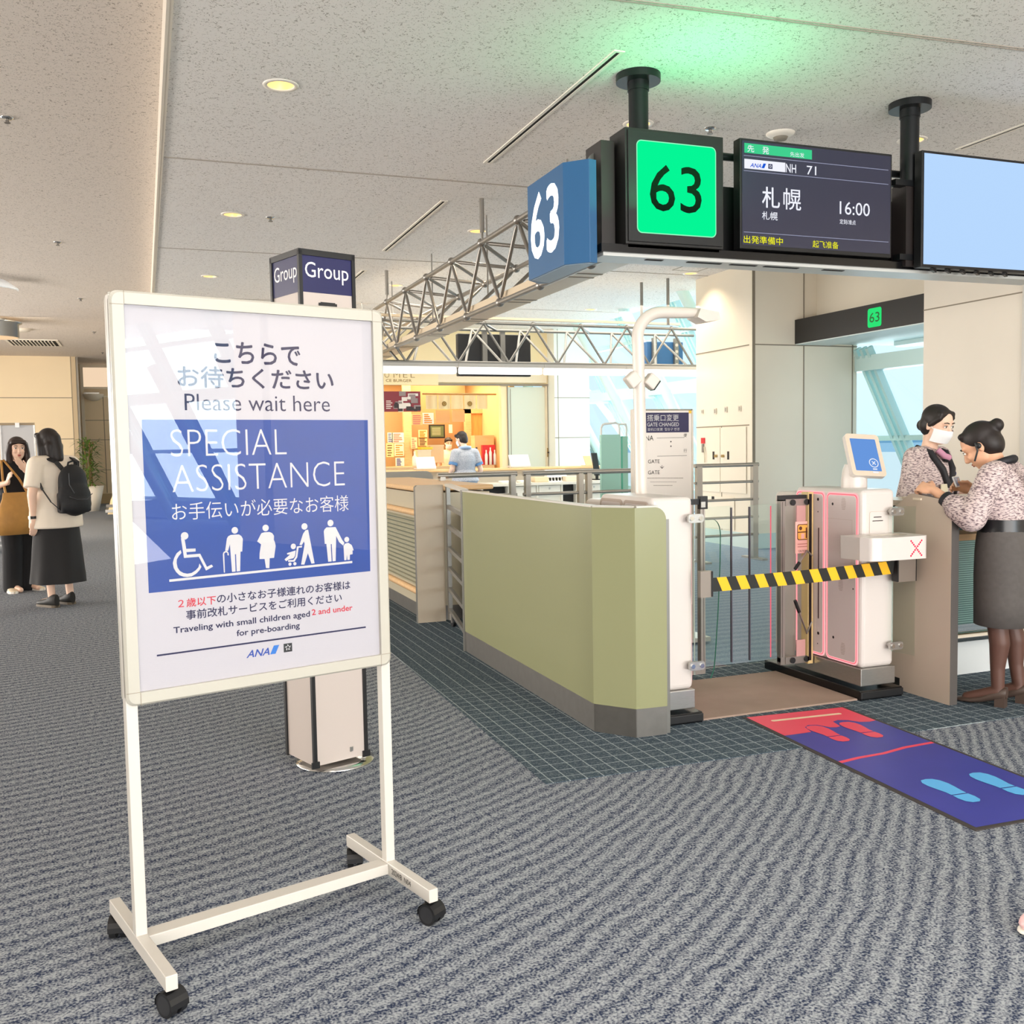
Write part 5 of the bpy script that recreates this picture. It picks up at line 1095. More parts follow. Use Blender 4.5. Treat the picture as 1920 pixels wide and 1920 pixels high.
ya = SY+.25; b = MB(); b.cyl(V_(792, 738.5, ya), V_(930, 739.5, ya), .018, M('noren_rod', '#B98B4E', .5), 8); b.build('rod', nr)
CLO = M('noren_cloth', '#EBD3A2', .8); xs_ = [797.5, 821, 845, 869, 893, 915]
for k in range(5):
    a = V_(xs_[k]+.6, 741, ya); c = V_(xs_[k+1]-.6, 767, ya); b = MB(); n_ = 10
    for i in range(n_):
        f0_, f1_ = i/n_, (i+1)/n_; z0_, z1_ = a.z, c.z
        g = lambda f, z: Vector((a.x+(c.x-a.x)*f, ya+.02*math.sin(f*9+k)*(1 if z == z1_ else .3), z))
        b.add([g(f0_, z1_), g(f1_, z1_), g(f1_, z0_), g(f0_, z0_)], [(0, 1, 2, 3)], CLO, True)
    if k in (1, 3):
        m_ = V_((xs_[k]+xs_[k+1])/2, 757, ya-.03); b.disc(m_, (0, -1, 0), .048, M('emblem_brown', '#8A6526', .7), 20); b.disc(m_-Vector((0, .002, 0)), (0, -1, 0), .030, M('emblem_tan', '#B08F4E', .7), 16); b.disc(m_-Vector((0, .004, 0)), (0, -1, 0), .014, MATS['emblem_brown'], 12)
    b.build('cloth_panel', nr)
t = thing('shop_door_panel', 'orange wooden door standing inside the shop', 'door', (6.5, 20, 1)); a, c = V_(884, 885, 20.2), V_(934, 775, 20.2)
b = MB(); b.box(a.x, c.x, 20.2, 20.28, 0.0, c.z, M('orange_wood', '#E0A05A', .45, var=.12, vscale=4, aniso=(6, 1, 1))); b.build('leaf', t); b = MB(); b.box(a.x-.12, a.x, 20.15, 20.3, 0, c.z+.1, WOODL); b.box(a.x-.12, c.x, 20.15, 20.3, c.z, c.z+.1, WOODL); b.build('frame', t)
t = thing('shop_partition', 'beige shop partition with wooden post and posted notices', 'partition', (4.8, 20.5, 0))
a, c = V_(757, 885, 20.6), V_(769, 780, 20.6); b = MB(); b.box(a.x, c.x, 20.5, 20.6, 0, 2.9, WOODL); b.build('wood_post', t); b = MB(); b.box(c.x, V_(872, 800, 20.7).x, 20.65, 20.7, 0, 2.9, M('partition_brown', '#B48A5C', .6)); b.build('board', t)
SIGNS = [(727, 811, 736, 830, '#F4EFE2', 'white notice with blue mark, left of the shop'), (735, 811, 757, 830, '#F0E6DE', 'white notice with pink rows in the shop'), (740, 831, 757, 855, '#F5E8CC', 'cream notice below the pink rows'), (725, 831, 738, 857, '#F6DDA0', 'yellow toned notice at the shop left edge'), (742, 858, 758, 874, '#F7EFE4', 'white card with orange drink picture'), (772, 776, 792, 797, '#F0C98E', 'orange menu sheet hanging in the shop'), (793, 774, 813, 795, '#DDE6EC', 'blue and yellow picture sheet hanging in the shop'), (817, 769, 843, 793, '#C4A47C', 'tan back of a display panel in the shop'), (848, 769, 871, 791, '#C9AB86', 'second tan display panel near the wood frame'), (771, 820, 782, 841, '#EBD9A8', 'narrow menu list on the shop partition'), (785, 806, 801, 822, '#F3D9A6', 'menu tiles upper block on the partition'), (785, 820, 801, 836, '#F1C98C', 'menu tiles lower block on the partition'), (842, 796, 848, 812, '#FFF0D0', 'small glowing card near the chalkboard')]
for k, (xa_, ya_, xb_, yb_, cl, lab) in enumerate(SIGNS):
    yy = 20.40 if k not in (5, 6, 7, 8) else 19.2
    a, c = V_(xa_, yb_, yy), V_(xb_, ya_, yy); nb = MB(); nb.box(a.x, c.x, yy, yy+.015, a.z, c.z, M('notice_%d' % k, cl, .7))
    random.seed(k); rows = 5
    if k not in (7, 8, 12):
        for r_ in range(rows): z = a.z+(c.z-a.z)*(r_+.7)/(rows+.6); w_ = (c.x-a.x)*random.uniform(.4, .8); xx = a.x+(c.x-a.x)*.12; nb.box(xx, xx+w_, yy-.003, yy, z-.012, z+.012, M('notice_ink_%d' % (k % 4), ('#5A6FA0', '#C77F78', '#C98A3A', '#6F5A3C')[k % 4], .7))
    o = nb.build('shop_notice'); tag(o, lab, 'notice', 'notices and sheets inside the shop')
t = thing('chalkboard', 'dark framed green chalkboard menu in the shop', 'menu board', (5.4, 20.3, 1.6)); a, c = V_(805, 822, 20.35), V_(834, 796, 20.35)
b = MB(); b.box(a.x, c.x, 20.35, 20.39, a.z, c.z, M('chalk_frame', '#1E1A14', .6)); b.build('frame', t); b = MB(); b.box(a.x+.03, c.x-.03, 20.34, 20.35, a.z+.03, c.z-.03, M('chalk_green', '#5E6B48', .8))
for r_ in range(6): z = a.z+.07+(c.z-a.z-.12)*r_/6; b.box(a.x+.06, c.x-.10, 20.337, 20.34, z, z+.012, M('chalk_text', '#B9BC98', .8))
b.build('slate', t)
sc_ = thing('shop_counter', 'pale wooden shop counter under the notices', 'counter', (5.1, 18.9, 0)); b = MB(); b.box(3.35, 6.6, 18.6, 19.2, .98, 1.04, WOODL); b.build('worktop', sc_); b = MB(); b.box(3.4, 6.55, 18.66, 19.15, 0, .98, M('shop_counter_front', '#D9B27C', .5)); b.build('front', sc_)
def crate(px0, px1, pyt, pyb, y, cl, lab, name='carton', cat='box'):
    a, c = V_(px0, pyb, y), V_(px1, pyt, y); t = thing(name, lab, cat, ((a.x+c.x)/2, y, a.z)); b = MB(); b.box(a.x, c.x, y, y+.25, a.z, c.z, M('crate_'+cl[1:], cl, .6)); b.build('body', t, bev=.006); b = MB(); b.box(a.x-.006, c.x+.006, y-.006, y+.256, c.z-.03, c.z, M('crate_lid_'+cl[1:], cl, .4)); b.build('lid', t)
crate(784, 808, 843, 868, 18.7, '#EED8B4', 'cream carton on the shop counter left of the man'); crate(807, 832, 834, 868, 18.85, '#E8C596', 'tan carton behind the cream carton on the shop counter'); crate(891, 926, 816, 868, 19.3, '#E2BE8E', 'tall tan cooler cabinet at the shop right', 'cooler', 'cabinet'); crate(790, 811, 838, 843, 18.72, '#F0CF3A', 'yellow lid tray lying on the cream carton', 'tray', 'tray')
t = thing('red_dispenser', 'red sanitizer stand with white bottles at the shop right', 'stand', (6.2, 18.6, .98)); a, c = V_(907, 868, 18.65), V_(930, 834, 18.65); b = MB(); b.box(a.x, c.x, 18.7, 18.8, 1.04, c.z, M('stand_red', '#D6232B', .45)); b.build('panel', t)
for k in range(3): b = MB(); x = a.x+.06+.09*k; b.lathe((x, 18.66, 1.04), [(0, 0), (.03, 0), (.03, .2+.05*(k % 2)), (.012, .25+.05*(k % 2)), (.012, .30+.05*(k % 2)), (0, .30+.05*(k % 2))], M('bottle_white', '#F6F2EA', .3), 12); b.build('bottle', t)
for i, (px, h_, cl, wh) in enumerate(((894, .36, '#2A2622', 'dark'), (778, .30, '#F3ECDD', 'white'))):
    q = V_(px, 870, 18.75); t = thing('pump_bottle', wh+' bottle on the shop counter '+('beside the red stand' if i == 0 else 'by the wooden post'), 'bottle', (q.x, 18.75, 1.04)); b = MB(); b.lathe((q.x, 18.75, 1.04), [(0, 0), (.05, 0), (.055, h_*.3), (.05, h_*.62), (.02, h_*.75), (.018, h_*.9), (0, h_*.9)], M('bottle_'+wh, cl, .3), 16); b.build('body', t); b = MB(); b.cyl((q.x, 18.75, 1.04+h_*.9), (q.x, 18.75, 1.04+h_), .022, M('bottle_'+wh, cl, .3), 10); b.build('cap', t)
# ------------------------------------------------------------------ things along the concourse
wb = thing('whiteboard', 'white easel board behind the woman with the tan bag', 'whiteboard', (-1.5, 14, 0)); a, c = V_(7, 905, 14), V_(62, 797, 14)
b = MB(); b.box(a.x, c.x, 14, 14.03, a.z, c.z, M('whiteboard_face', '#CFCCCB', .3)); b.build('board', wb); b = MB(); b.box(a.x-.015, c.x+.015, 13.99, 14.04, c.z, c.z+.03, M('board_tan_rail', '#A58E6C', .4)); b.box(a.x-.02, a.x, 13.99, 14.04, a.z, c.z, STEEL); b.box(c.x, c.x+.02, 13.99, 14.04, a.z, c.z, STEEL); b.build('frame', wb)
b = MB(); b.box((a.x+c.x)/2-.02, (a.x+c.x)/2+.03, 13.97, 13.99, c.z-.03, c.z+.03, STEEL); b.build('clip', wb)
for x in (a.x+.04, c.x-.04): b = MB(); b.bar((x, 14.02, a.z), (x, 14.25, 0), .03, .03, STEEL, up=(1, 0, 0)); b.build('leg', wb)
pl = thing('potted_plant', 'leafy green plant in a tall tapered white planter', 'plant', (-1.22, 26.2, 0))
b = MB(); P0 = Vector((-1.28, 26.2, 0)); b.lathe(P0, [(0, 0), (.20, 0), (.33, .62), (.30, .62), (.29, .56), (0, .56)], M('planter_white', '#EFE6D8', .4), 24); b.build('planter', pl)
LEAF = M('leaf_green', '#5E7A33', .5, var=.3, vscale=6); b = MB(); random.seed(11)
for k in range(230):
    a = random.uniform(0, 2*PI); z = random.uniform(.6, 1.72); r0 = random.uniform(.02, .16); L = random.uniform(.22, .38); c = P0+Vector((math.cos(a)*r0, math.sin(a)*r0, z)); d = Vector((math.cos(a), math.sin(a), random.uniform(-.2, .9))).normalized(); s_ = d.cross(UZ).normalized()*.028; mid = c+d*L*.5+UZ*.02; tip = c+d*L-UZ*.06
    b.add([c, mid+s_, tip, mid-s_], [(0, 1, 2, 3)], LEAF)
b.build('foliage', pl)
b = MB()
for k in range(5): a = k*1.3; b.tube([P0+Vector((math.cos(a)*.08, math.sin(a)*.08, .56)), P0+Vector((math.cos(a)*.05, math.sin(a)*.05, 1.2)), P0+Vector((math.cos(a)*.12, math.sin(a)*.12, 1.7))], .015, M('stem_brown', '#7A6238', .7), 6)
b.build('stems', pl)
q = at_z(207, 975, 0); lc = thing('cream_cart', 'cream wedge shaped cart half hidden by the poster stand', 'cart', (q.x+.35, q.y, 0))
b = MB(); b.prism([(q.x-.05, q.y, .12), (q.x+.9, q.y, .12), (q.x+.9, q.y, .95), (q.x+.25, q.y, .95), (q.x+.02, q.y, .42)], (0, .7, 0), M('cart_cream', '#F3DDAF', .35)); b.build('body', lc, bev=.03, seg=3)
b = MB(); b.box(q.x-.09, q.x+.9, q.y-.03, q.y+.72, .16, .22, STEEL); b.box(q.x-.07, q.x+.9, q.y-.02, q.y+.0, .27, .33, DSTEEL); b.build('bumper', lc)
for x in (q.x+.15, q.x+.7): b = MB(); b.cyl((x, q.y+.02, .09), (x, q.y+.10, .09), .09, BLACK, 16); b.build('wheel', lc)
tz = at_z(45, 1035, 0); tl = thing('luggage_trolley', 'chrome luggage trolley seen low between the two women', 'trolley', (tz.x, tz.y, 0))
b = MB(); b.box(tz.x-.55, tz.x+.28, tz.y, tz.y+.5, .22, .26, CHROME); b.box(tz.x-.55, tz.x+.28, tz.y-.01, tz.y, .12, .17, CHROME); b.build('tray', tl); b = MB(); b.box(tz.x-.5, tz.x+.22, tz.y+.02, tz.y+.48, .26, .42, M('trolley_load', '#E8D6B8', .5)); b.build('bin', tl, bev=.02)
for x in (tz.x-.4, tz.x+.2): b = MB(); b.cyl((x-.02, tz.y+.05, .06), (x+.02, tz.y+.05, .06), .06, BLACK, 16); b.build('wheel', tl)
b = MB(); b.tube([(tz.x+.22, tz.y+.45, .24), (tz.x+.22, tz.y+.5, .8), (tz.x-.5, tz.y+.5, .8), (tz.x-.5, tz.y+.45, .24)], .015, CHROME, 8); b.build('handle', tl)
q = at_z(1917, 1758, 0); sh_ = thing('shoe_tip', 'pale pink shoe toe entering at the right picture edge', 'shoe', (q.x+.12, q.y, 0))
b = MB(); b.ell((q.x+.125, q.y, .035), (.13, .05, .035), M('shoe_pink', '#EBC0BE', .35), 20, 12); b.build('upper', sh_); b = MB(); b.ell((q.x+.125, q.y, .014), (.134, .053, .014), M('shoe_sole', '#F4EDE0', .4), 20, 8); b.build('sole', sh_)
# ------------------------------------------------------------------ people
def fuse(mb, voxel, mat, smooth=4):
    me = bpy.data.meshes.new('form'); me.from_pydata([tuple(p) for p in mb.v], [], mb.f); me.update()
    ob = bpy.data.objects.new('form', me); COL.objects.link(ob)
    r = ob.modifiers.new('r', 'REMESH'); r.mode = 'VOXEL'; r.voxel_size = voxel; r.use_smooth_shade = True
    k = ob.modifiers.new('s', 'SMOOTH'); k.factor = .5; k.iterations = smooth
    ev = bpy.data.meshes.new_from_object(ob.evaluated_get(bpy.context.evaluated_depsgraph_get()))
    out = MB(); out.add([v.co.copy() for v in ev.vertices], [tuple(p.vertices) for p in ev.polygons], mat, True)
    bpy.data.objects.remove(ob); bpy.data.meshes.remove(me); bpy.data.meshes.remove(ev); return out
def cap(b, p, q, r0, r1, mat=None, n=14):
    p = Vector(p); q = Vector(q); b.tube([p, q], [r0, r1], mat, n); b.ell(p, (r0,)*3, mat, n, 8); b.ell(q, (r1,)*3, mat, n, 8)
def chain(b, pts, rs, mat=None, n=14):
    for i in range(len(pts)-1): cap(b, pts[i], pts[i+1], rs[i], rs[i+1], mat, n)
def torso(b, pts, sizes, mat=None, side=Vector((1, 0, 0))):
    # dense elliptical sections along a spine
    pts = [Vector(p) for p in pts]; secs = []
    for i in range(len(pts)):
        t = (pts[min(i+1, len(pts)-1)]-pts[max(i-1, 0)]).normalized(); f = t.cross(side).normalized(); a = f.cross(t).normalized()
        secs.append((pts[i], a, f, sizes[i][0], sizes[i][1]))
    b.loft(secs, mat, 24)
def rot(pitch=0, yaw=0, roll=0):
    return Matrix.Rotation(yaw, 3, 'Z') @ Matrix.Rotation(-pitch, 3, 'X') @ Matrix.Rotation(roll, 3, 'Y')
SKIN = M('skin', '#E3AE8C', .5, var=.03, vscale=20); SKINP = M('skin_pale', '#EFC7AE', .5); HAIRB = M('hair_dark', '#1E1512', .55, var=.3, vscale=60, aniso=(8, 8, 1))
EYEW = M('eye_white', '#F0ECE6', .3); EYEB = M('eye_brown', '#2A1A12', .2); LIP = M('lip', '#B9655C', .5); MASKW = M('mask_white', '#EEF0F2', .7)
def head(b, c, R):
    P = lambda x, y, z: Vector(c)+R @ Vector((x, y, z))
    b.ell(P(0, -.008, .03), (.074, .092, .085), None, 24, 16, R); b.ell(P(0, .018, -.035), (.060, .068, .082), None, 22, 14, R)
    b.ell(P(0, .045, -.085), (.030, .034, .030), None, 14, 10, R)                       # chin
    cap(b, P(0, .084, .012), P(0, .101, -.028), .008, .0125, None, 10); b.ell(P(0, .096, -.032), (.016, .012, .010), None, 10, 8, R)   # nose
    b.ell(P(0, .078, -.062), (.024, .012, .012), None, 12, 8, R)                        # mouth
    for s in (-1, 1):
        b.ell(P(s*.075, -.008, -.01), (.009, .018, .030), None, 10, 8, R); b.ell(P(s*.034, .066, -.025), (.022, .018, .020), None, 10, 8, R)
        b.ell(P(s*.030, .072, .030), (.026, .014, .009), None, 10, 8, R)                # brow
def face(mb, c, R):
    P = lambda x, y, z: Vector(c)+R @ Vector((x, y, z))
    for s in (-1, 1):
        mb.ell(P(s*.031, .0805, .008), (.0135, .006, .0065), EYEW, 12, 8, R); mb.ell(P(s*.031, .085, .008), (.006, .003, .006), EYEB, 10, 6, R)
        mb.tube([P(s*.014, .088, .031), P(s*.032, .087, .036), P(s*.048, .077, .031)], .0032, HAIRB, 6); mb.tube([P(s*.018, .084, .014), P(s*.031, .087, .0165), P(s*.044, .079, .013)], .0018, HAIRB, 6)
    mb.ell(P(0, .0885, -.058), (.020, .004, .0045), LIP, 12, 6, R); mb.ell(P(0, .087, -.067), (.017, .004, .005), LIP, 12, 6, R)
def hand(b, wr, d, nrm, curl=.5, s=1.0, side=1):
    # d: pointing direction, nrm: out of the back of the hand, side: +1 thumb on u side
    d = Vector(d).normalized(); nrm = Vector(nrm); nrm = (nrm-d*nrm.dot(d)).normalized(); u = d.cross(nrm)*side; wr = Vector(wr)
    R = Matrix((u, d, nrm)).transposed()
    b.ell(wr+d*.048*s, (.038*s, .052*s, .015*s), None, 14, 10, R); cap(b, wr-d*.01, wr+d*.03*s, .023*s, .022*s)
    for k, (off, L) in enumerate(((.029, .068), (.010, .078), (-.010, .072), (-.028, .056))):
        p0 = wr+d*.085*s+u*off*s; a = 0; p = p0; dirs = d
        for seg, f in enumerate((.45, .32, .23)):
            a += curl*(.75 if seg == 0 else 1.0); dd = d*math.cos(a)-nrm*math.sin(a); q = p+dd*L*f*s; r = (.0088-.0011*seg)*s; cap(b, p, q, r, r-.0008, None, 9); p = q
    p = wr+d*.022*s+u*.028*s; dd = (d*.75+u*.62-nrm*.25).normalized(); q = p+dd*.040*s; cap(b, p, q, .0125*s, .0105*s, None, 9); dd = (d*.95+u*.12-nrm*(.3+.4*curl)).normalized(); cap(b, q, q+dd*.032*s, .010*s, .0085*s, None, 9)
BASE = dict(pelvis=(0, 0, .87), waist=(0, .01, 1.0), chest=(0, .0, 1.16), neck=(0, -.012, 1.315), head=(0, .02, 1.475),
            shR=(.160, -.01, 1.275), elR=(.205, -.03, 1.02), wrR=(.215, .04, .80), shL=(-.160, -.01, 1.275), elL=(-.205, -.03, 1.02), wrL=(-.215, .04, .80),
            hipR=(.085, 0, .84), knR=(.088, .02, .46), anR=(.088, -.02, .08), hipL=(-.085, 0, .84), knL=(-.088, .02, .46), anL=(-.088, -.02, .08))
def pose(H=1.6, **kw):
    s = H/1.6; J = {k: Vector(v)*s for k, v in BASE.items()}
    for k, v in kw.items(): J[k] = Vector(v)
    return J
TS = [(.150, .105), (.168, .118), (.150, .108), (.128, .092), (.138, .100), (.150, .103), (.135, .088), (.085, .065), (.052, .052)]
def spine(J):
    P, W, Cc, N = J['pelvis'], J['waist'], J['chest'], J['neck']
    return [P-UZ*.09, P, P.lerp(W, .5), W, W.lerp(Cc, .5), Cc, Cc.lerp(N, .55), Cc.lerp(N, .86), N]
def body(par, J, R, hl, hr, voxel=.0065, skin=SKIN, k=1.0, legs=None):
    b = MB(); sp = spine(J); torso(b, sp, [(x*k, y*k) for x, y in TS])
    cap(b, J['neck']-UZ*.03, J['head']+R @ Vector((0, -.02, -.06)), .050, .047); head(b, J['head'], R)
    for s in 'LR':
        cap(b, J['chest'].lerp(J['neck'], .75), J['sh'+s], .060*k, .052*k); chain(b, [J['sh'+s], J['el'+s], J['wr'+s]], [.050*k, .038*k, .024])
        cap(b, J['pelvis'], J['hip'+s], .09*k, .092*k); kn = J['kn'+s]; an = J['an'+s]; hip = J['hip'+s]
        chain(b, [hip, hip.lerp(kn, .5), kn, kn.lerp(an, .33)+(hip-kn).cross(Vector((1, 0, 0))).normalized()*-.012, kn.lerp(an, .7), an], [.092*k, .074*k, .052*k, .052*k, .036, .032])
        f = J.get('toe'+s, an+Vector((0, .17, -.05))); cap(b, an-UZ*.02, f, .034, .026)
    hand(b, J['wrL'], *hl); hand(b, J['wrR'], *hr)
    if legs is None:
        o = fuse(b, voxel, skin)
    else:
        o = fuse(b, voxel, skin); km = o.mi(legs[0])
        for i, f in enumerate(o.f):
            if o.v[f[0]].z < legs[1]: o.m[i] = km
    face(o, J['head'], R); return o.build('body', par, local=True)
def shirt(par, J, mat, name='shirt', grow=.014, sleeve=.5, hem=0.0, cuffr=.05, puff=0.0, voxel=.009, k=1.0, low=0):
    b = MB(); sp = spine(J)[low:]; sz = TS[low:]; torso(b, sp[:-1], [(x*k+grow, y*k+grow) for x, y in sz[:-1]])
    if hem: p = J['pelvis']; torso(b, [p-UZ*hem, p, J['waist']], [(.168*k+grow+.02, .12*k+grow+.025), (.168*k+grow+.01, .12*k+grow+.015), (.140*k+grow, .10*k+grow)])
    for s in 'LR':
        sh, el, wr = J['sh'+s], J['el'+s], J['wr'+s]; cap(b, J['chest'].lerp(J['neck'], .72), sh, .070*k+grow*.3, .058*k+grow*.5)
        if sleeve <= 1: q = sh.lerp(el, sleeve); b.tube([sh, q], [.058*k+grow*.5, cuffr], None, 16); b.ell(sh, (.058*k+grow*.5,)*3, None, 14, 8)
        else:
            q = el.lerp(wr, sleeve-1); m_ = el.lerp(q, .55); chain(b, [sh, sh.lerp(el, .5), el, m_, q], [.058*k+grow*.5, .056+puff*.4, .052+puff, .05+puff*.9, cuffr], None, 16)
    return fuse(b, voxel, mat, 5).build(name, par, local=True)
def tubeskirt(par, secs, mat, name='skirt', n=36, waves=0, wamp=0.0):
    b = MB(); V = []; F = []
    for i, (c, rx, ry) in enumerate(secs):
        for k in range(n):
            th = 2*PI*k/n; m_ = 1+wamp*(i/(len(secs)-1))*math.sin(th*waves+i*.4); V.append(Vector(c)+Vector((rx*math.cos(th)*m_, ry*math.sin(th)*m_, 0)))
    for i in range(len(secs)-1):
        for k in range(n): F.append((i*n+k, i*n+(k+1) % n, (i+1)*n+(k+1) % n, (i+1)*n+k))
    b.add(V, F, mat, True); return b.build(name, par, local=True)
def hair(par, c, R, kind, mat=HAIRB, voxel=.008):
    P = lambda x, y, z: Vector(c)+R @ Vector((x, y, z)); b = MB()
    b.ell(P(0, -.022, .042), (.084, .094, .084), None, 24, 16, R); b.ell(P(0, -.045, -.005), (.080, .070, .085), None, 22, 14, R)
    if kind == 'bun':
        b.ell(P(0, -.125, .045), (.036, .034, .036), None, 16, 12, R); cap(b, P(0, -.09, .03), P(0, -.12, .045), .035, .025); cap(b, P(-.045, .042, .088), P(.045, .042, .088), .020, .020)
    if kind == 'low':
        b.ell(P(0, -.105, -.03), (.045, .035, .04), None, 16, 12, R); cap(b, P(-.05, .040, .078), P(.05, .040, .078), .022, .022); cap(b, P(.06, .045, .055), P(.076, .0, .0), .016, .014); cap(b, P(-.06, .045, .055), P(-.076, .0, .0), .016, .014)
    if kind == 'short':
        cap(b, P(-.045, .052, .075), P(.045, .052, .075), .028, .028); b.ell(P(0, -.06, -.045), (.062, .045, .05), None, 16, 10, R); b.ell(P(0, -.09, .02), (.04, .03, .04), None, 12, 8, R)
    if kind == 'bob':
        for s in (-1, 1): chain(b, [P(s*.066, .02, .05), P(s*.084, -.0, -.05), P(s*.082, .005, -.14), P(s*.066, .015, -.20)], [.03, .034, .036, .016])
        chain(b, [P(0, -.07, .02), P(0, -.085, -.08), P(0, -.085, -.16), P(0, -.08, -.205)], [.07, .065, .06, .03]); cap(b, P(-.045, -.07, -.05), P(-.045, -.065, -.19), .05, .03); cap(b, P(.045, -.07, -.05), P(.045, -.065, -.19), .05, .03); cap(b, P(-.05, .058, .068), P(.05, .058, .068), .026, .026)
    return fuse(b, voxel, mat, 3).build('hair', par, local=True)
def mask(par, c, R):
    P = lambda x, y, z: Vector(c)+R @ Vector((x, y, z)); b = MB(); V = []; F = []; n, m_ = 12, 6
    for j in range(m_+1):
        z = -.012-.085*j/m_
        for i in range(n+1):
            a = math.radians(-78+156*i/n); r = .083+.016*math.cos(a)**2*(1-abs(j/m_-.35)); V.append(P(r*.80*math.sin(a), .010+r*math.cos(a)*1.05-.012*(j/m_)**2, z))
    for j in range(m_):
        for i in range(n): F.append((j*(n+1)+i, j*(n+1)+i+1, (j+1)*(n+1)+i+1, (j+1)*(n+1)+i))
    b.add(V, F, MASKW, True)
    for s in (-1, 1): b.tube([P(s*.064, .028, -.02), P(s*.078, .0, .0), P(s*.080, -.015, -.01)], .0018, MASKW, 6)
    return b.build('face_mask', par, local=True)
def shoe(par, heel, toe, mat, heelh=.0, name='shoe', w_=.042, sole=None, top=.07):
    heel = Vector((heel[0], heel[1], 0)); toe = Vector((toe[0], toe[1], 0)); d = (toe-heel).normalized(); u = d.cross(UZ); L = (toe-heel).length; b = MB(); n = 18
    prof = [(0, .55, top), (.08, .85, top*1.02), (.25, .92, top*.95), (.45, .95, top*.66), (.65, 1.05, top*.55), (.82, .98, top*.46), (.94, .66, top*.36), (1.0, .2, top*.22)]
    V = []; 
    for t, ww, h in prof:
        zb = heelh*max(0, 1-t*1.7)+.004
        for k in range(n):
            a = 2*PI*k/n; y = math.sin(a); V.append(heel+d*(t*L)+u*(w_*ww*math.cos(a))+UZ*(zb+(h*.5)*(1+y) if y > -.2 else zb+h*.5*(1+max(y, -.999))))
    F = []
    for i in range(len(prof)-1):
        for k in range(n): F.append((i*n+k, i*n+(k+1) % n, (i+1)*n+(k+1) % n, (i+1)*n+k))
    b.add(V, F, mat, True); b.add(V[:n], [tuple(range(n-1, -1, -1))], mat); b.add(V[-n:], [tuple(range(n))], mat)
    o = b.build(name, par, local=True)
    if heelh: b = MB(); b.prism([heel+d*.005-u*.024, heel+d*.055-u*.024, heel+d*.055+u*.024, heel+d*.005+u*.024], (0, 0, heelh+.02), mat); b.build('heel', o, local=True)
    elif sole: b = MB(); b.prism([heel+d*(t*L)+u*w_*1.08*ww for t, ww, h in prof]+[heel+d*(t*L)-u*w_*1.08*ww for t, ww, h in reversed(prof)], (0, 0, .022), sole); b.build('sole', o, local=True)
    return o
def tweed(name, base, dark, sc_=(60, 60, 190), th_=.46):
    m = M(name, base, .85); n = m.node_tree.nodes; l = m.node_tree.links; g = n.new('ShaderNodeTexCoord'); mp = n.new('ShaderNodeMapping'); mp.inputs['Scale'].default_value = sc_; l.new(g.outputs['Object'], mp.inputs[0])
    t = n.new('ShaderNodeTexNoise'); t.inputs['Scale'].default_value = 1.0; t.inputs['Detail'].default_value = 3; l.new(mp.outputs[0], t.inputs['Vector'])
    r = n.new('ShaderNodeValToRGB'); l.new(t.outputs['Fac'], r.inputs[0]); r.color_ramp.elements[0].position = th_-.07; r.color_ramp.elements[0].color = lin(dark); r.color_ramp.elements[1].position = th_+.07; r.color_ramp.elements[1].color = lin(base)
    l.new(r.outputs[0], n['Principled BSDF'].inputs['Base Color']); bp = n.new('ShaderNodeBump'); bp.inputs['Strength'].default_value = .4; bp.inputs['Distance'].default_value = .003; l.new(t.outputs['Fac'], bp.inputs['Height']); l.new(bp.outputs[0], n['Principled BSDF'].inputs['Normal']); return m
TWEED = tweed('tweed_blouse', '#D9C6C2', '#6E5A60'); DARKB = M('dark_trim', '#1B1A20', .6); SKIRTG = M('skirt_grey', '#57524F', .8, var=.08, vscale=40); BELT = M('belt_black', '#17171B', .3)
TIGHT = M('sheer_tights', '#5E4036', .5); SHOEB = M('shoe_taupe', '#4F4038', .4); SCARFG = M('scarf_grey_green', '#7C8686', .6)

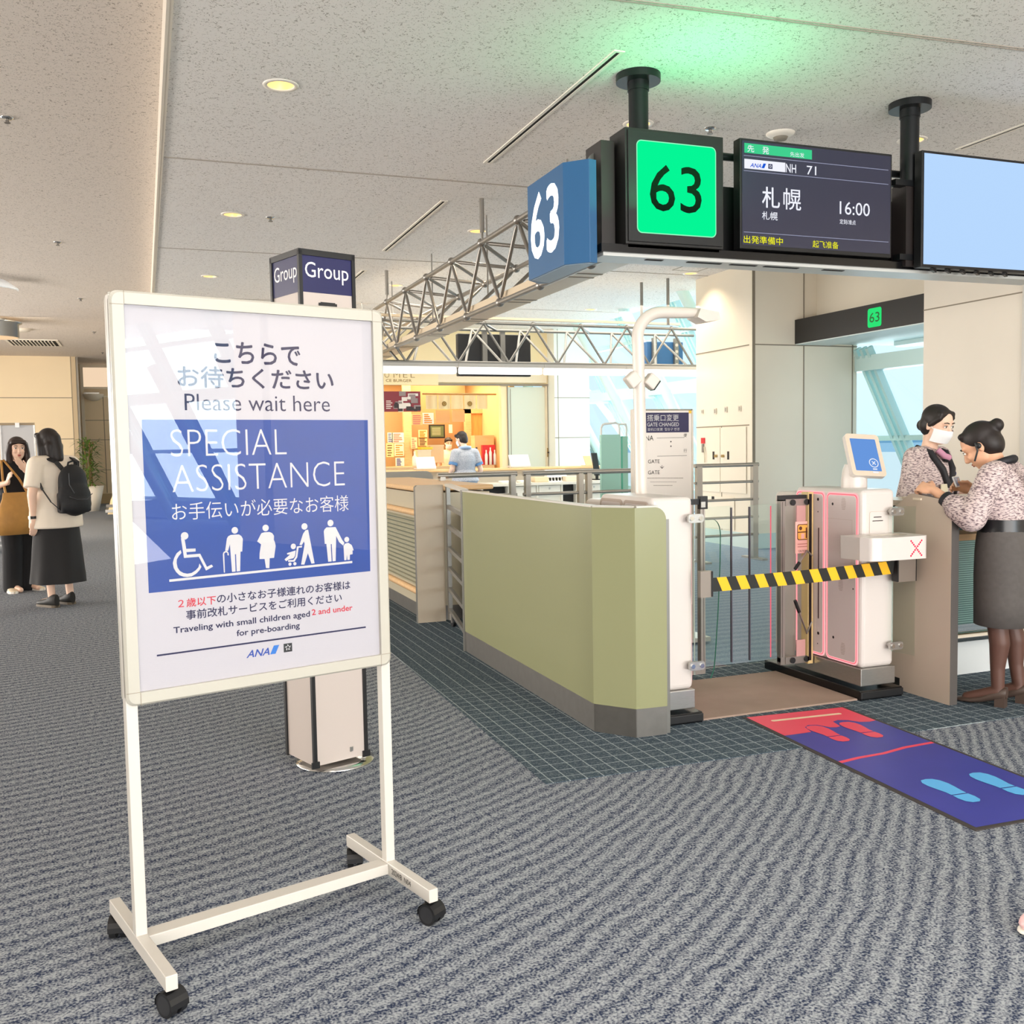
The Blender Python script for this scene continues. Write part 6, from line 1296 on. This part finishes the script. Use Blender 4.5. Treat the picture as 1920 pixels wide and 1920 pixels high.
def agent_near():
    t = thing('person', 'person in tweed blouse and grey skirt leaning over the podium', 'person', (4.155, 3.83, 0), .47)
    J = pose(1.56, pelvis=(0, .0, .85), waist=(0, .0, .95), chest=(0, .015, 1.10), neck=(0, .035, 1.245), head=(0, .125, 1.345),
             shL=(-.165, .02, 1.20), elL=(-.215, .10, .985), wrL=(-.13, .315, 1.115), shR=(.165, .02, 1.20), elR=(.20, .13, 1.0), wrR=(.215, .22, 1.10),
             knL=(-.085, .01, .45), anL=(-.085, .0, .10), knR=(.06, -.01, .45), anR=(.06, -.06, .10), toeL=(-.085, .15, .03), toeR=(.06, .10, .03))
    R = rot(.62, .10)
    body(t, J, R, ((.25, 1, .25), (-.75, -.2, .6), 1.05, 1.0, 1), ((-.35, 1, .35), (.8, 0, .5), .75, 1.0, -1), .0055, SKIN, .97, (TIGHT, .80))
    shirt(t, J, TWEED, 'blouse', .018, 1.62, 0, .042, .022, .0075, 1.0, 3)
    for s in 'LR':
        q = J['el'+s].lerp(J['wr'+s], .62); d = (J['wr'+s]-J['el'+s]).normalized(); b = MB(); b.tube([q-d*.006, q+d*.022], [.046, .042], DARKB, 20); b.build('cuff', t, local=True)
    tubeskirt(t, [((0, 0, .935), .155, .122), ((0, -.005, .88), .175, .138), ((0, -.012, .80), .186, .152), ((0, -.012, .68), .188, .155), ((0, -.008, .55), .183, .150), ((0, -.005, .425), .180, .146), ((0, -.005, .42), .16, .13)], SKIRTG, 'skirt', 40)
    b = MB(); b.loft([((0, .0, z), Vector((1, 0, 0)), Vector((0, 1, 0)), r[0], r[1]) for z, r in ((.905, (.164, .132)), (.972, (.160, .128)))], BELT, 32); b.box(-.03, .03, .124, .136, .905, .950, BELT); b.build('belt', t, local=True)
    h_ = hair(t, J['head'], R, 'bun'); 
    P = lambda x, y, z: J['head']+R @ Vector((x, y, z))
    b = MB(); b.tube([P(-.082, .0, .02), P(-.087, .012, -.02), P(-.078, .055, -.055)], .005, BLACK, 8); b.ell(P(-.084, -.005, .0), (.008, .016, .016), BLACK, 10, 8, R); b.build('ear_headset', t, local=True)
    b = MB(); V = []
    pts = [(-.062, .10, 1.225), (-.078, .04, 1.25), (-.062, -.015, 1.27), (0, -.035, 1.278), (.062, -.015, 1.27), (.078, .04, 1.25), (.062, .10, 1.225)]
    b.tube([Vector(p)*1 for p in pts], [.012, .018, .02, .022, .02, .018, .012], DARKB, 10); b.build('collar', t, local=True)
    b = MB(); b.tube([(-.07, -.118, 1.26), (-.055, -.145, 1.16), (-.03, -.142, 1.02), (-.02, -.13, .95)], .016, SCARFG, 8); b.tube([(.02, -.125, 1.26), (.03, -.145, 1.16), (.03, -.142, 1.02), (.02, -.13, .95)], .012, DARKB, 8); b.build('apron_strap', t, local=True)
    shoe(t, (-.085, -.045), (-.085, .215), SHOEB, .045, 'shoe', .040, None, .06); shoe(t, (.06, -.105), (.06, .15), SHOEB, .045, 'shoe', .040, None, .06)
    # passport card held up in the right hand is its own thing
    W_ = WM[t]; c = W_ @ Vector((.17, .30, 1.15)); b = MB(); d = (W_.to_3x3() @ Vector((1, .1, 0))).normalized(); v = (W_.to_3x3() @ Vector((0, .35, .9))).normalized()
    n_ = d.cross(v); b.prism(onp(rrect(.13, .062, .008), c, d, v), n_*.007, M('phone_white', '#E6E6EA', .3)); k = thing('phone', 'white phone with photo on screen held over the podium', 'phone', tuple(c)); b.build('case', k)
    b = MB()
    for s_ in (1, ):
        o_ = c+n_*.0075; b.poly(onp([(-.055, -.024), (.055, -.024), (.055, .024), (-.055, .024)], o_, d, v), M('phone_screen_blue', '#6E86B8', .3)); b.poly(onp([(.01, -.02), (.04, -.02), (.035, .02), (.015, .02)], o_+n_*.0006, d, v), M('phone_figure', '#D9B6A4', .5)); b.poly(onp([(-.05, .006), (.0, .006), (.0, .02), (-.05, .02)], o_+n_*.0006, d, v), M('phone_banner', '#B7B9D6', .4))
        o_ = c-n_*.0008; b.poly(onp([(-.055, -.024), (.055, -.024), (.055, .024), (-.055, .024)], o_, d, v), MATS['phone_screen_blue']); b.poly(onp([(-.04, -.02), (-.01, -.02), (-.015, .02), (-.035, .02)], o_-n_*.0006, d, v), MATS['phone_figure'])
    b.build('screen', k)
agent_near()
def agent_far():
    t = thing('person', 'person with white mask in tweed blouse standing behind the podium', 'person', (4.63, 4.86, 0), math.atan2(-.32, -.95))
    J = pose(1.60, head=(0, .055, 1.475), elR=(.215, -.02, 1.03), wrR=(.19, .20, .985), elL=(-.21, .0, 1.03), wrL=(-.12, .21, 1.04))
    R = rot(.30, -.18)
    body(t, J, R, ((.3, 1, -.1), (-.5, 0, .9), .5, 1.0, 1), ((-.2, 1, -.25), (.3, 0, 1), .4, 1.0, -1), .0075, SKINP, .98, (TIGHT, .8))
    shirt(t, J, TWEED, 'blouse', .018, 1.55, 0, .044, .020, .009, 1.02, 2)
    for s in 'LR':
        q = J['el'+s].lerp(J['wr'+s], .55); d = (J['wr'+s]-J['el'+s]).normalized(); b = MB(); b.tube([q-d*.006, q+d*.022], [.047, .043], DARKB, 18); b.build('cuff', t, local=True)
    tubeskirt(t, [((0, 0, .96), .145, .115), ((0, 0, .88), .18, .145), ((0, 0, .70), .195, .16), ((0, 0, .45), .185, .15), ((0, 0, .445), .165, .13)], SKIRTG)
    hair(t, J['head'], R, 'low'); mask(t, J['head'], R)
    b = MB()
    for s in (-1, 1): b.tube([(s*.085, -.04, 1.335), (s*.095, .06, 1.30), (s*.06, .12, 1.20), (s*.015, .135, 1.09)], [.02, .022, .022, .02], DARKB, 10)
    b.build('collar_trim', t, local=True)
    b = MB(); b.ell((0, .118, 1.27), (.045, .02, .03), DARKB, 14, 8); b.tube([(.06, .085, 1.32), (.035, .12, 1.28), (0, .13, 1.27)], .02, M('scarf_pink', '#C98CA6', .6), 8); b.build('scarf', t, local=True)
    b = MB(); b.box(.03, .11, .135, .14, 1.06, 1.11, M('badge_cream', '#E8DFC2', .4)); b.disc((-.075, .133, 1.17), (0, 1, 0), .013, NAVY, 14); b.build('name_badge', t, local=True)
    shoe(t, (-.088, -.07), (-.088, .17), SHOEB, .04); shoe(t, (.088, -.07), (.088, .17), SHOEB, .04)
agent_far()
def desk_man():
    x = at_y(872, 880, 14.75).x; t = thing('person', 'person with short dark hair in grey short sleeved shirt facing the desk', 'person', (x, 14.75, 0), .10)
    J = pose(1.64, head=(-.015, .09, 1.525), elL=(-.235, -.03, 1.06), wrL=(-.19, .20, .96), elR=(.25, -.05, 1.04), wrR=(.235, .10, .82))
    R = rot(.32, .45)
    SH = tweed('chambray_shirt', '#BFC2C9', '#8E94A2', (150, 150, 150), .5)
    body(t, J, R, ((.1, 1, -.2), (-.4, 0, 1), .5, 1.0, 1), ((0, .3, -1), (1, 0, 0), .35, 1.0, -1), .010, SKINP, 1.05)
    shirt(t, J, SH, 'shirt', .022, .62, .03, .072, 0, .012, 1.12)
    for s in 'LR':
        q = J['sh'+s].lerp(J['el'+s], .60); d = (J['el'+s]-J['sh'+s]).normalized(); b = MB(); b.tube([q, q+d*.04], [.074, .072], M('cuff_blue', '#5C88B8', .7), 18); b.build('sleeve_cuff', t, local=True)
    b = MB(); b.tube([(-.075, .04, 1.385), (-.07, -.05, 1.395), (0, -.085, 1.40), (.07, -.05, 1.395), (.075, .04, 1.385)], [.018, .024, .026, .024, .018], M('collar_blue', '#9DB4D2', .7), 10); b.build('collar', t, local=True)
    b = MB()
    for s in 'LR': chain(b, [J['hip'+s]+UZ*.03, J['kn'+s], J['an'+s]-UZ*.02], [.112, .082, .075])
    b.ell(J['pelvis'], (.185, .14, .12), None, 20, 12); TR = M('trousers_charcoal', '#3A3A3E', .8); fuse(b, .013, TR).build('trousers', t, local=True)
    b = MB(); b.loft([((0, .0, z), Vector((1, 0, 0)), Vector((0, 1, 0)), .185, .142) for z in (.905, .935)], BELT, 28); b.build('belt', t, local=True)
    hair(t, J['head'], R, 'short'); mask(t, J['head'], R)
    shoe(t, (-.09, -.09), (-.09, .18), BLACK, 0, 'shoe', .045, BLACKG); shoe(t, (.09, -.09), (.09, .18), BLACK, 0, 'shoe', .045, BLACKG)
desk_man()
def shop_staff():
    x = at_y(845, 830, 19.75).x; t = thing('person', 'person with black hair and white mask behind the shop counter', 'person', (x-.05, 19.75, 0), PI*.93)
    J = pose(1.62); R = rot(.2, .2); body(t, J, R, ((0, .2, -1), (-1, 0, 0), .4, 1.0, 1), ((0, .2, -1), (1, 0, 0), .4, 1.0, -1), .012, SKINP)
    shirt(t, J, M('staff_shirt_pale', '#EFDCC0', .8), 'shirt', .018, .7, .03, .065, 0, .014); b = MB()
    for s in 'LR': chain(b, [J['hip'+s], J['kn'+s], J['an'+s]-UZ*.02], [.105, .075, .07])
    fuse(b, .014, MATS['trousers_charcoal']).build('trousers', t, local=True)
    hair(t, J['head'], R, 'short'); mask(t, J['head'], R); shoe(t, (-.09, -.09), (-.09, .17), BLACK, 0, 'shoe', .045, BLACKG); shoe(t, (.09, -.09), (.09, .17), BLACK, 0, 'shoe', .045, BLACKG)
shop_staff()
TEE = M('tee_cream', '#EBDDCB', .85, bump=.15, bscale=25); SHEER = M('black_skirt', '#1C1A1B', .8); CANV = M('backpack_black', '#141417', .7, bump=.2, bscale=200)
def woman_backpack():
    t = thing('person', 'person in cream T-shirt and long black skirt seen from behind', 'person', (-.775, 9.86, 0), .62)
    J = pose(1.64, head=(-.02, .055, 1.505), neck=(0, 0, 1.345), elL=(-.245, -.045, 1.03), wrL=(-.235, -.03, .80), elR=(.22, .15, 1.12), wrR=(.20, .34, 1.27), shR=(.17, 0, 1.30), shL=(-.17, -.01, 1.30))
    R = rot(.12, .25)
    body(t, J, R, ((.05, .15, -1), (-.3, -1, 0), .35, 1.0, -1), ((-.1, .6, .7), (.6, -.4, 0), .25, 1.0, -1), .0085, SKINP, 1.08)
    shirt(t, J, TEE, 'tee_shirt', .028, .78, .17, .082, 0, .010, 1.16)
    tubeskirt(t, [((0, 0, .80), .19, .14), ((0, 0, .70), .205, .165), ((0, 0, .55), .215, .19), ((0, 0, .40), .225, .205), ((0, 0, .29), .235, .22), ((0, 0, .22), .24, .225)], SHEER, 'skirt', 48, 7, .05)
    hair(t, J['head'], R, 'bob')
    b = MB(); q = J['wrL']+Vector((0, .0, .03)); b.tube([q-UZ*.012, q+UZ*.012], [.031, .031], BLACK, 16); b.box(q.x-.038, q.x-.028, q.y-.014, q.y+.014, q.z-.014, q.z+.014, STEEL); b.build('wrist_watch', t, local=True)
    for s, a in ((-1, .0), (1, .04)): shoe(t, (s*.09, -.10+a), (s*.10, .19+a), M('sneaker_black', '#1D1B18', .6), 0, 'sneaker', .047, M('sneaker_sole', '#6A5F50', .6), .115)
    W_ = WM[t]; k = thing('backpack', 'black backpack worn on the back of the cream T-shirt', 'backpack', W_ @ Vector((.03, -.26, .84)), .62)
    b = MB(); b.ell((0, 0, .16), (.155, .085, .17), None, 24, 14); b.ell((0, .02, .31), (.135, .075, .15), None, 24, 14); b.ell((0, -.03, .10), (.14, .075, .10), None, 20, 12); b.box(-.12, .12, -.02, .06, .02, .30, None); b.box(-.145, .145, -.03, .055, .03, .2, None)
    fuse(b, .010, CANV, 6).build('bag', k, local=True)
    b = MB(); b.tube([(-.11, -.098, .17), (-.05, -.118, .145), (.05, -.118, .145), (.12, -.085, .19)], .004, M('zip_grey', '#3B3B40', .5), 6); b.tube([(-.09, -.07, .38), (-.1, -.088, .28), (-.06, -.095, .2)], .004, MATS['zip_grey'], 6); b.build('zip', k, local=True)
    b = MB(); b.tube([(-.045, .02, .435), (-.04, .01, .475), (0, .005, .49), (.04, .01, .475), (.045, .02, .435)], .009, CANV, 8); b.build('grab_handle', k, local=True)
    for s in (-1, 1):
        b = MB(); V = []; pts = [(s*.06, .05, .40), (s*.10, .105, .485), (s*.115, .20, .515), (s*.125, .32, .47), (s*.13, .405, .35), (s*.14, .40, .25)]
        for i in range(len(pts)-1): b.bar(pts[i], pts[i+1], .05 if i < 5 else .02, .012, CANV, up=(s*.25, -.2 if i > 2 else .1, .95) if i < 3 else (0, 1, .2))
        b.build('shoulder_strap', k, local=True)
    b = MB()
    for p_, q_ in (((-.225, .215, .36), (-.232, .12, .24)), ((-.232, .12, .24), (-.205, .04, .13)), ((-.205, .04, .13), (-.14, .0, .05))): b.bar(p_, q_, .006, .026, CANV, up=(0, 1, .6))
    b.build('side_strap', k, local=True)
woman_backpack()
def woman_tote():
    q = at_z(42, 1108, 0); t = thing('person', 'person in black top and trousers with raised hand', 'person', (q.x+.0, q.y+.02, 0), PI+.55)
    J = pose(1.58, head=(0, .04, 1.455), elL=(-.23, .14, 1.10), wrL=(-.03, .30, 1.31), elR=(.25, .05, 1.08), wrR=(.21, .25, 1.12))
    # left arm swings across with the hand held high at the picture edge
    J['elL'] = Vector((-.22, .16, 1.06)); J['wrL'] = Vector((.06, .30, 1.24))
    R = rot(.05, -.25)
    body(t, J, R, ((.55, .0, .85), (.0, 1, .2), .2, 1.0, 1), ((.2, .7, .6), (.9, 0, .2), .3, 1.0, -1), .0085, SKINP, 1.05)
    TOP = M('top_black', '#17161A', .85); shirt(t, J, TOP, 'top', .028, .9, .06, .075, 0, .011, 1.12)
    b = MB()
    for s in 'LR': chain(b, [J['hip'+s]+UZ*.02, J['kn'+s], J['an'+s]-UZ*.03], [.118, .098, .095])
    b.ell(J['pelvis'], (.18, .14, .13), None, 20, 12); fuse(b, .012, M('trousers_black', '#1A1A1D', .85)).build('trousers', t, local=True)
    hair(t, J['head'], R, 'bob', M('hair_brown', '#2C1C16', .45))
    shoe(t, (-.10, -.06), (-.13, .18), M('flat_cream', '#EBD9BC', .5), 0, 'shoe', .044, M('shoe_sole', '#F4EDE0', .4)); shoe(t, (.10, -.06), (.16, .17), MATS['flat_cream'], 0, 'shoe', .044, MATS['shoe_sole'])
    W_ = WM[t]; TAN = M('tote_tan', '#BC8A46', .6, var=.12, vscale=10); k = thing('tote_bag', 'large slouchy tan tote bag hanging at the hip', 'bag', W_ @ Vector((.10, .22, .60)), PI+.55)
    b = MB(); secs = []
    for z, rx, ry in ((0, .20, .05), (.03, .24, .085), (.14, .23, .10), (.26, .20, .075), (.36, .16, .04), (.42, .15, .022)): secs.append(((0, 0, z), Vector((1, 0, 0)), Vector((0, 1, 0)), rx, ry))
    b.loft(secs, TAN, 28); b.build('bag', k, local=True)
    b = MB()
    b.tube([(-.10, 0, .40), (-.04, -.06, .56), (.05, -.16, .74), (.08, -.22, .715)], .012, TAN, 8); b.tube([(.12, 0, .40), (.12, -.05, .56), (.08, -.15, .735), (.08, -.22, .715)], .012, TAN, 8); b.build('handle', k, local=True)
woman_tote()
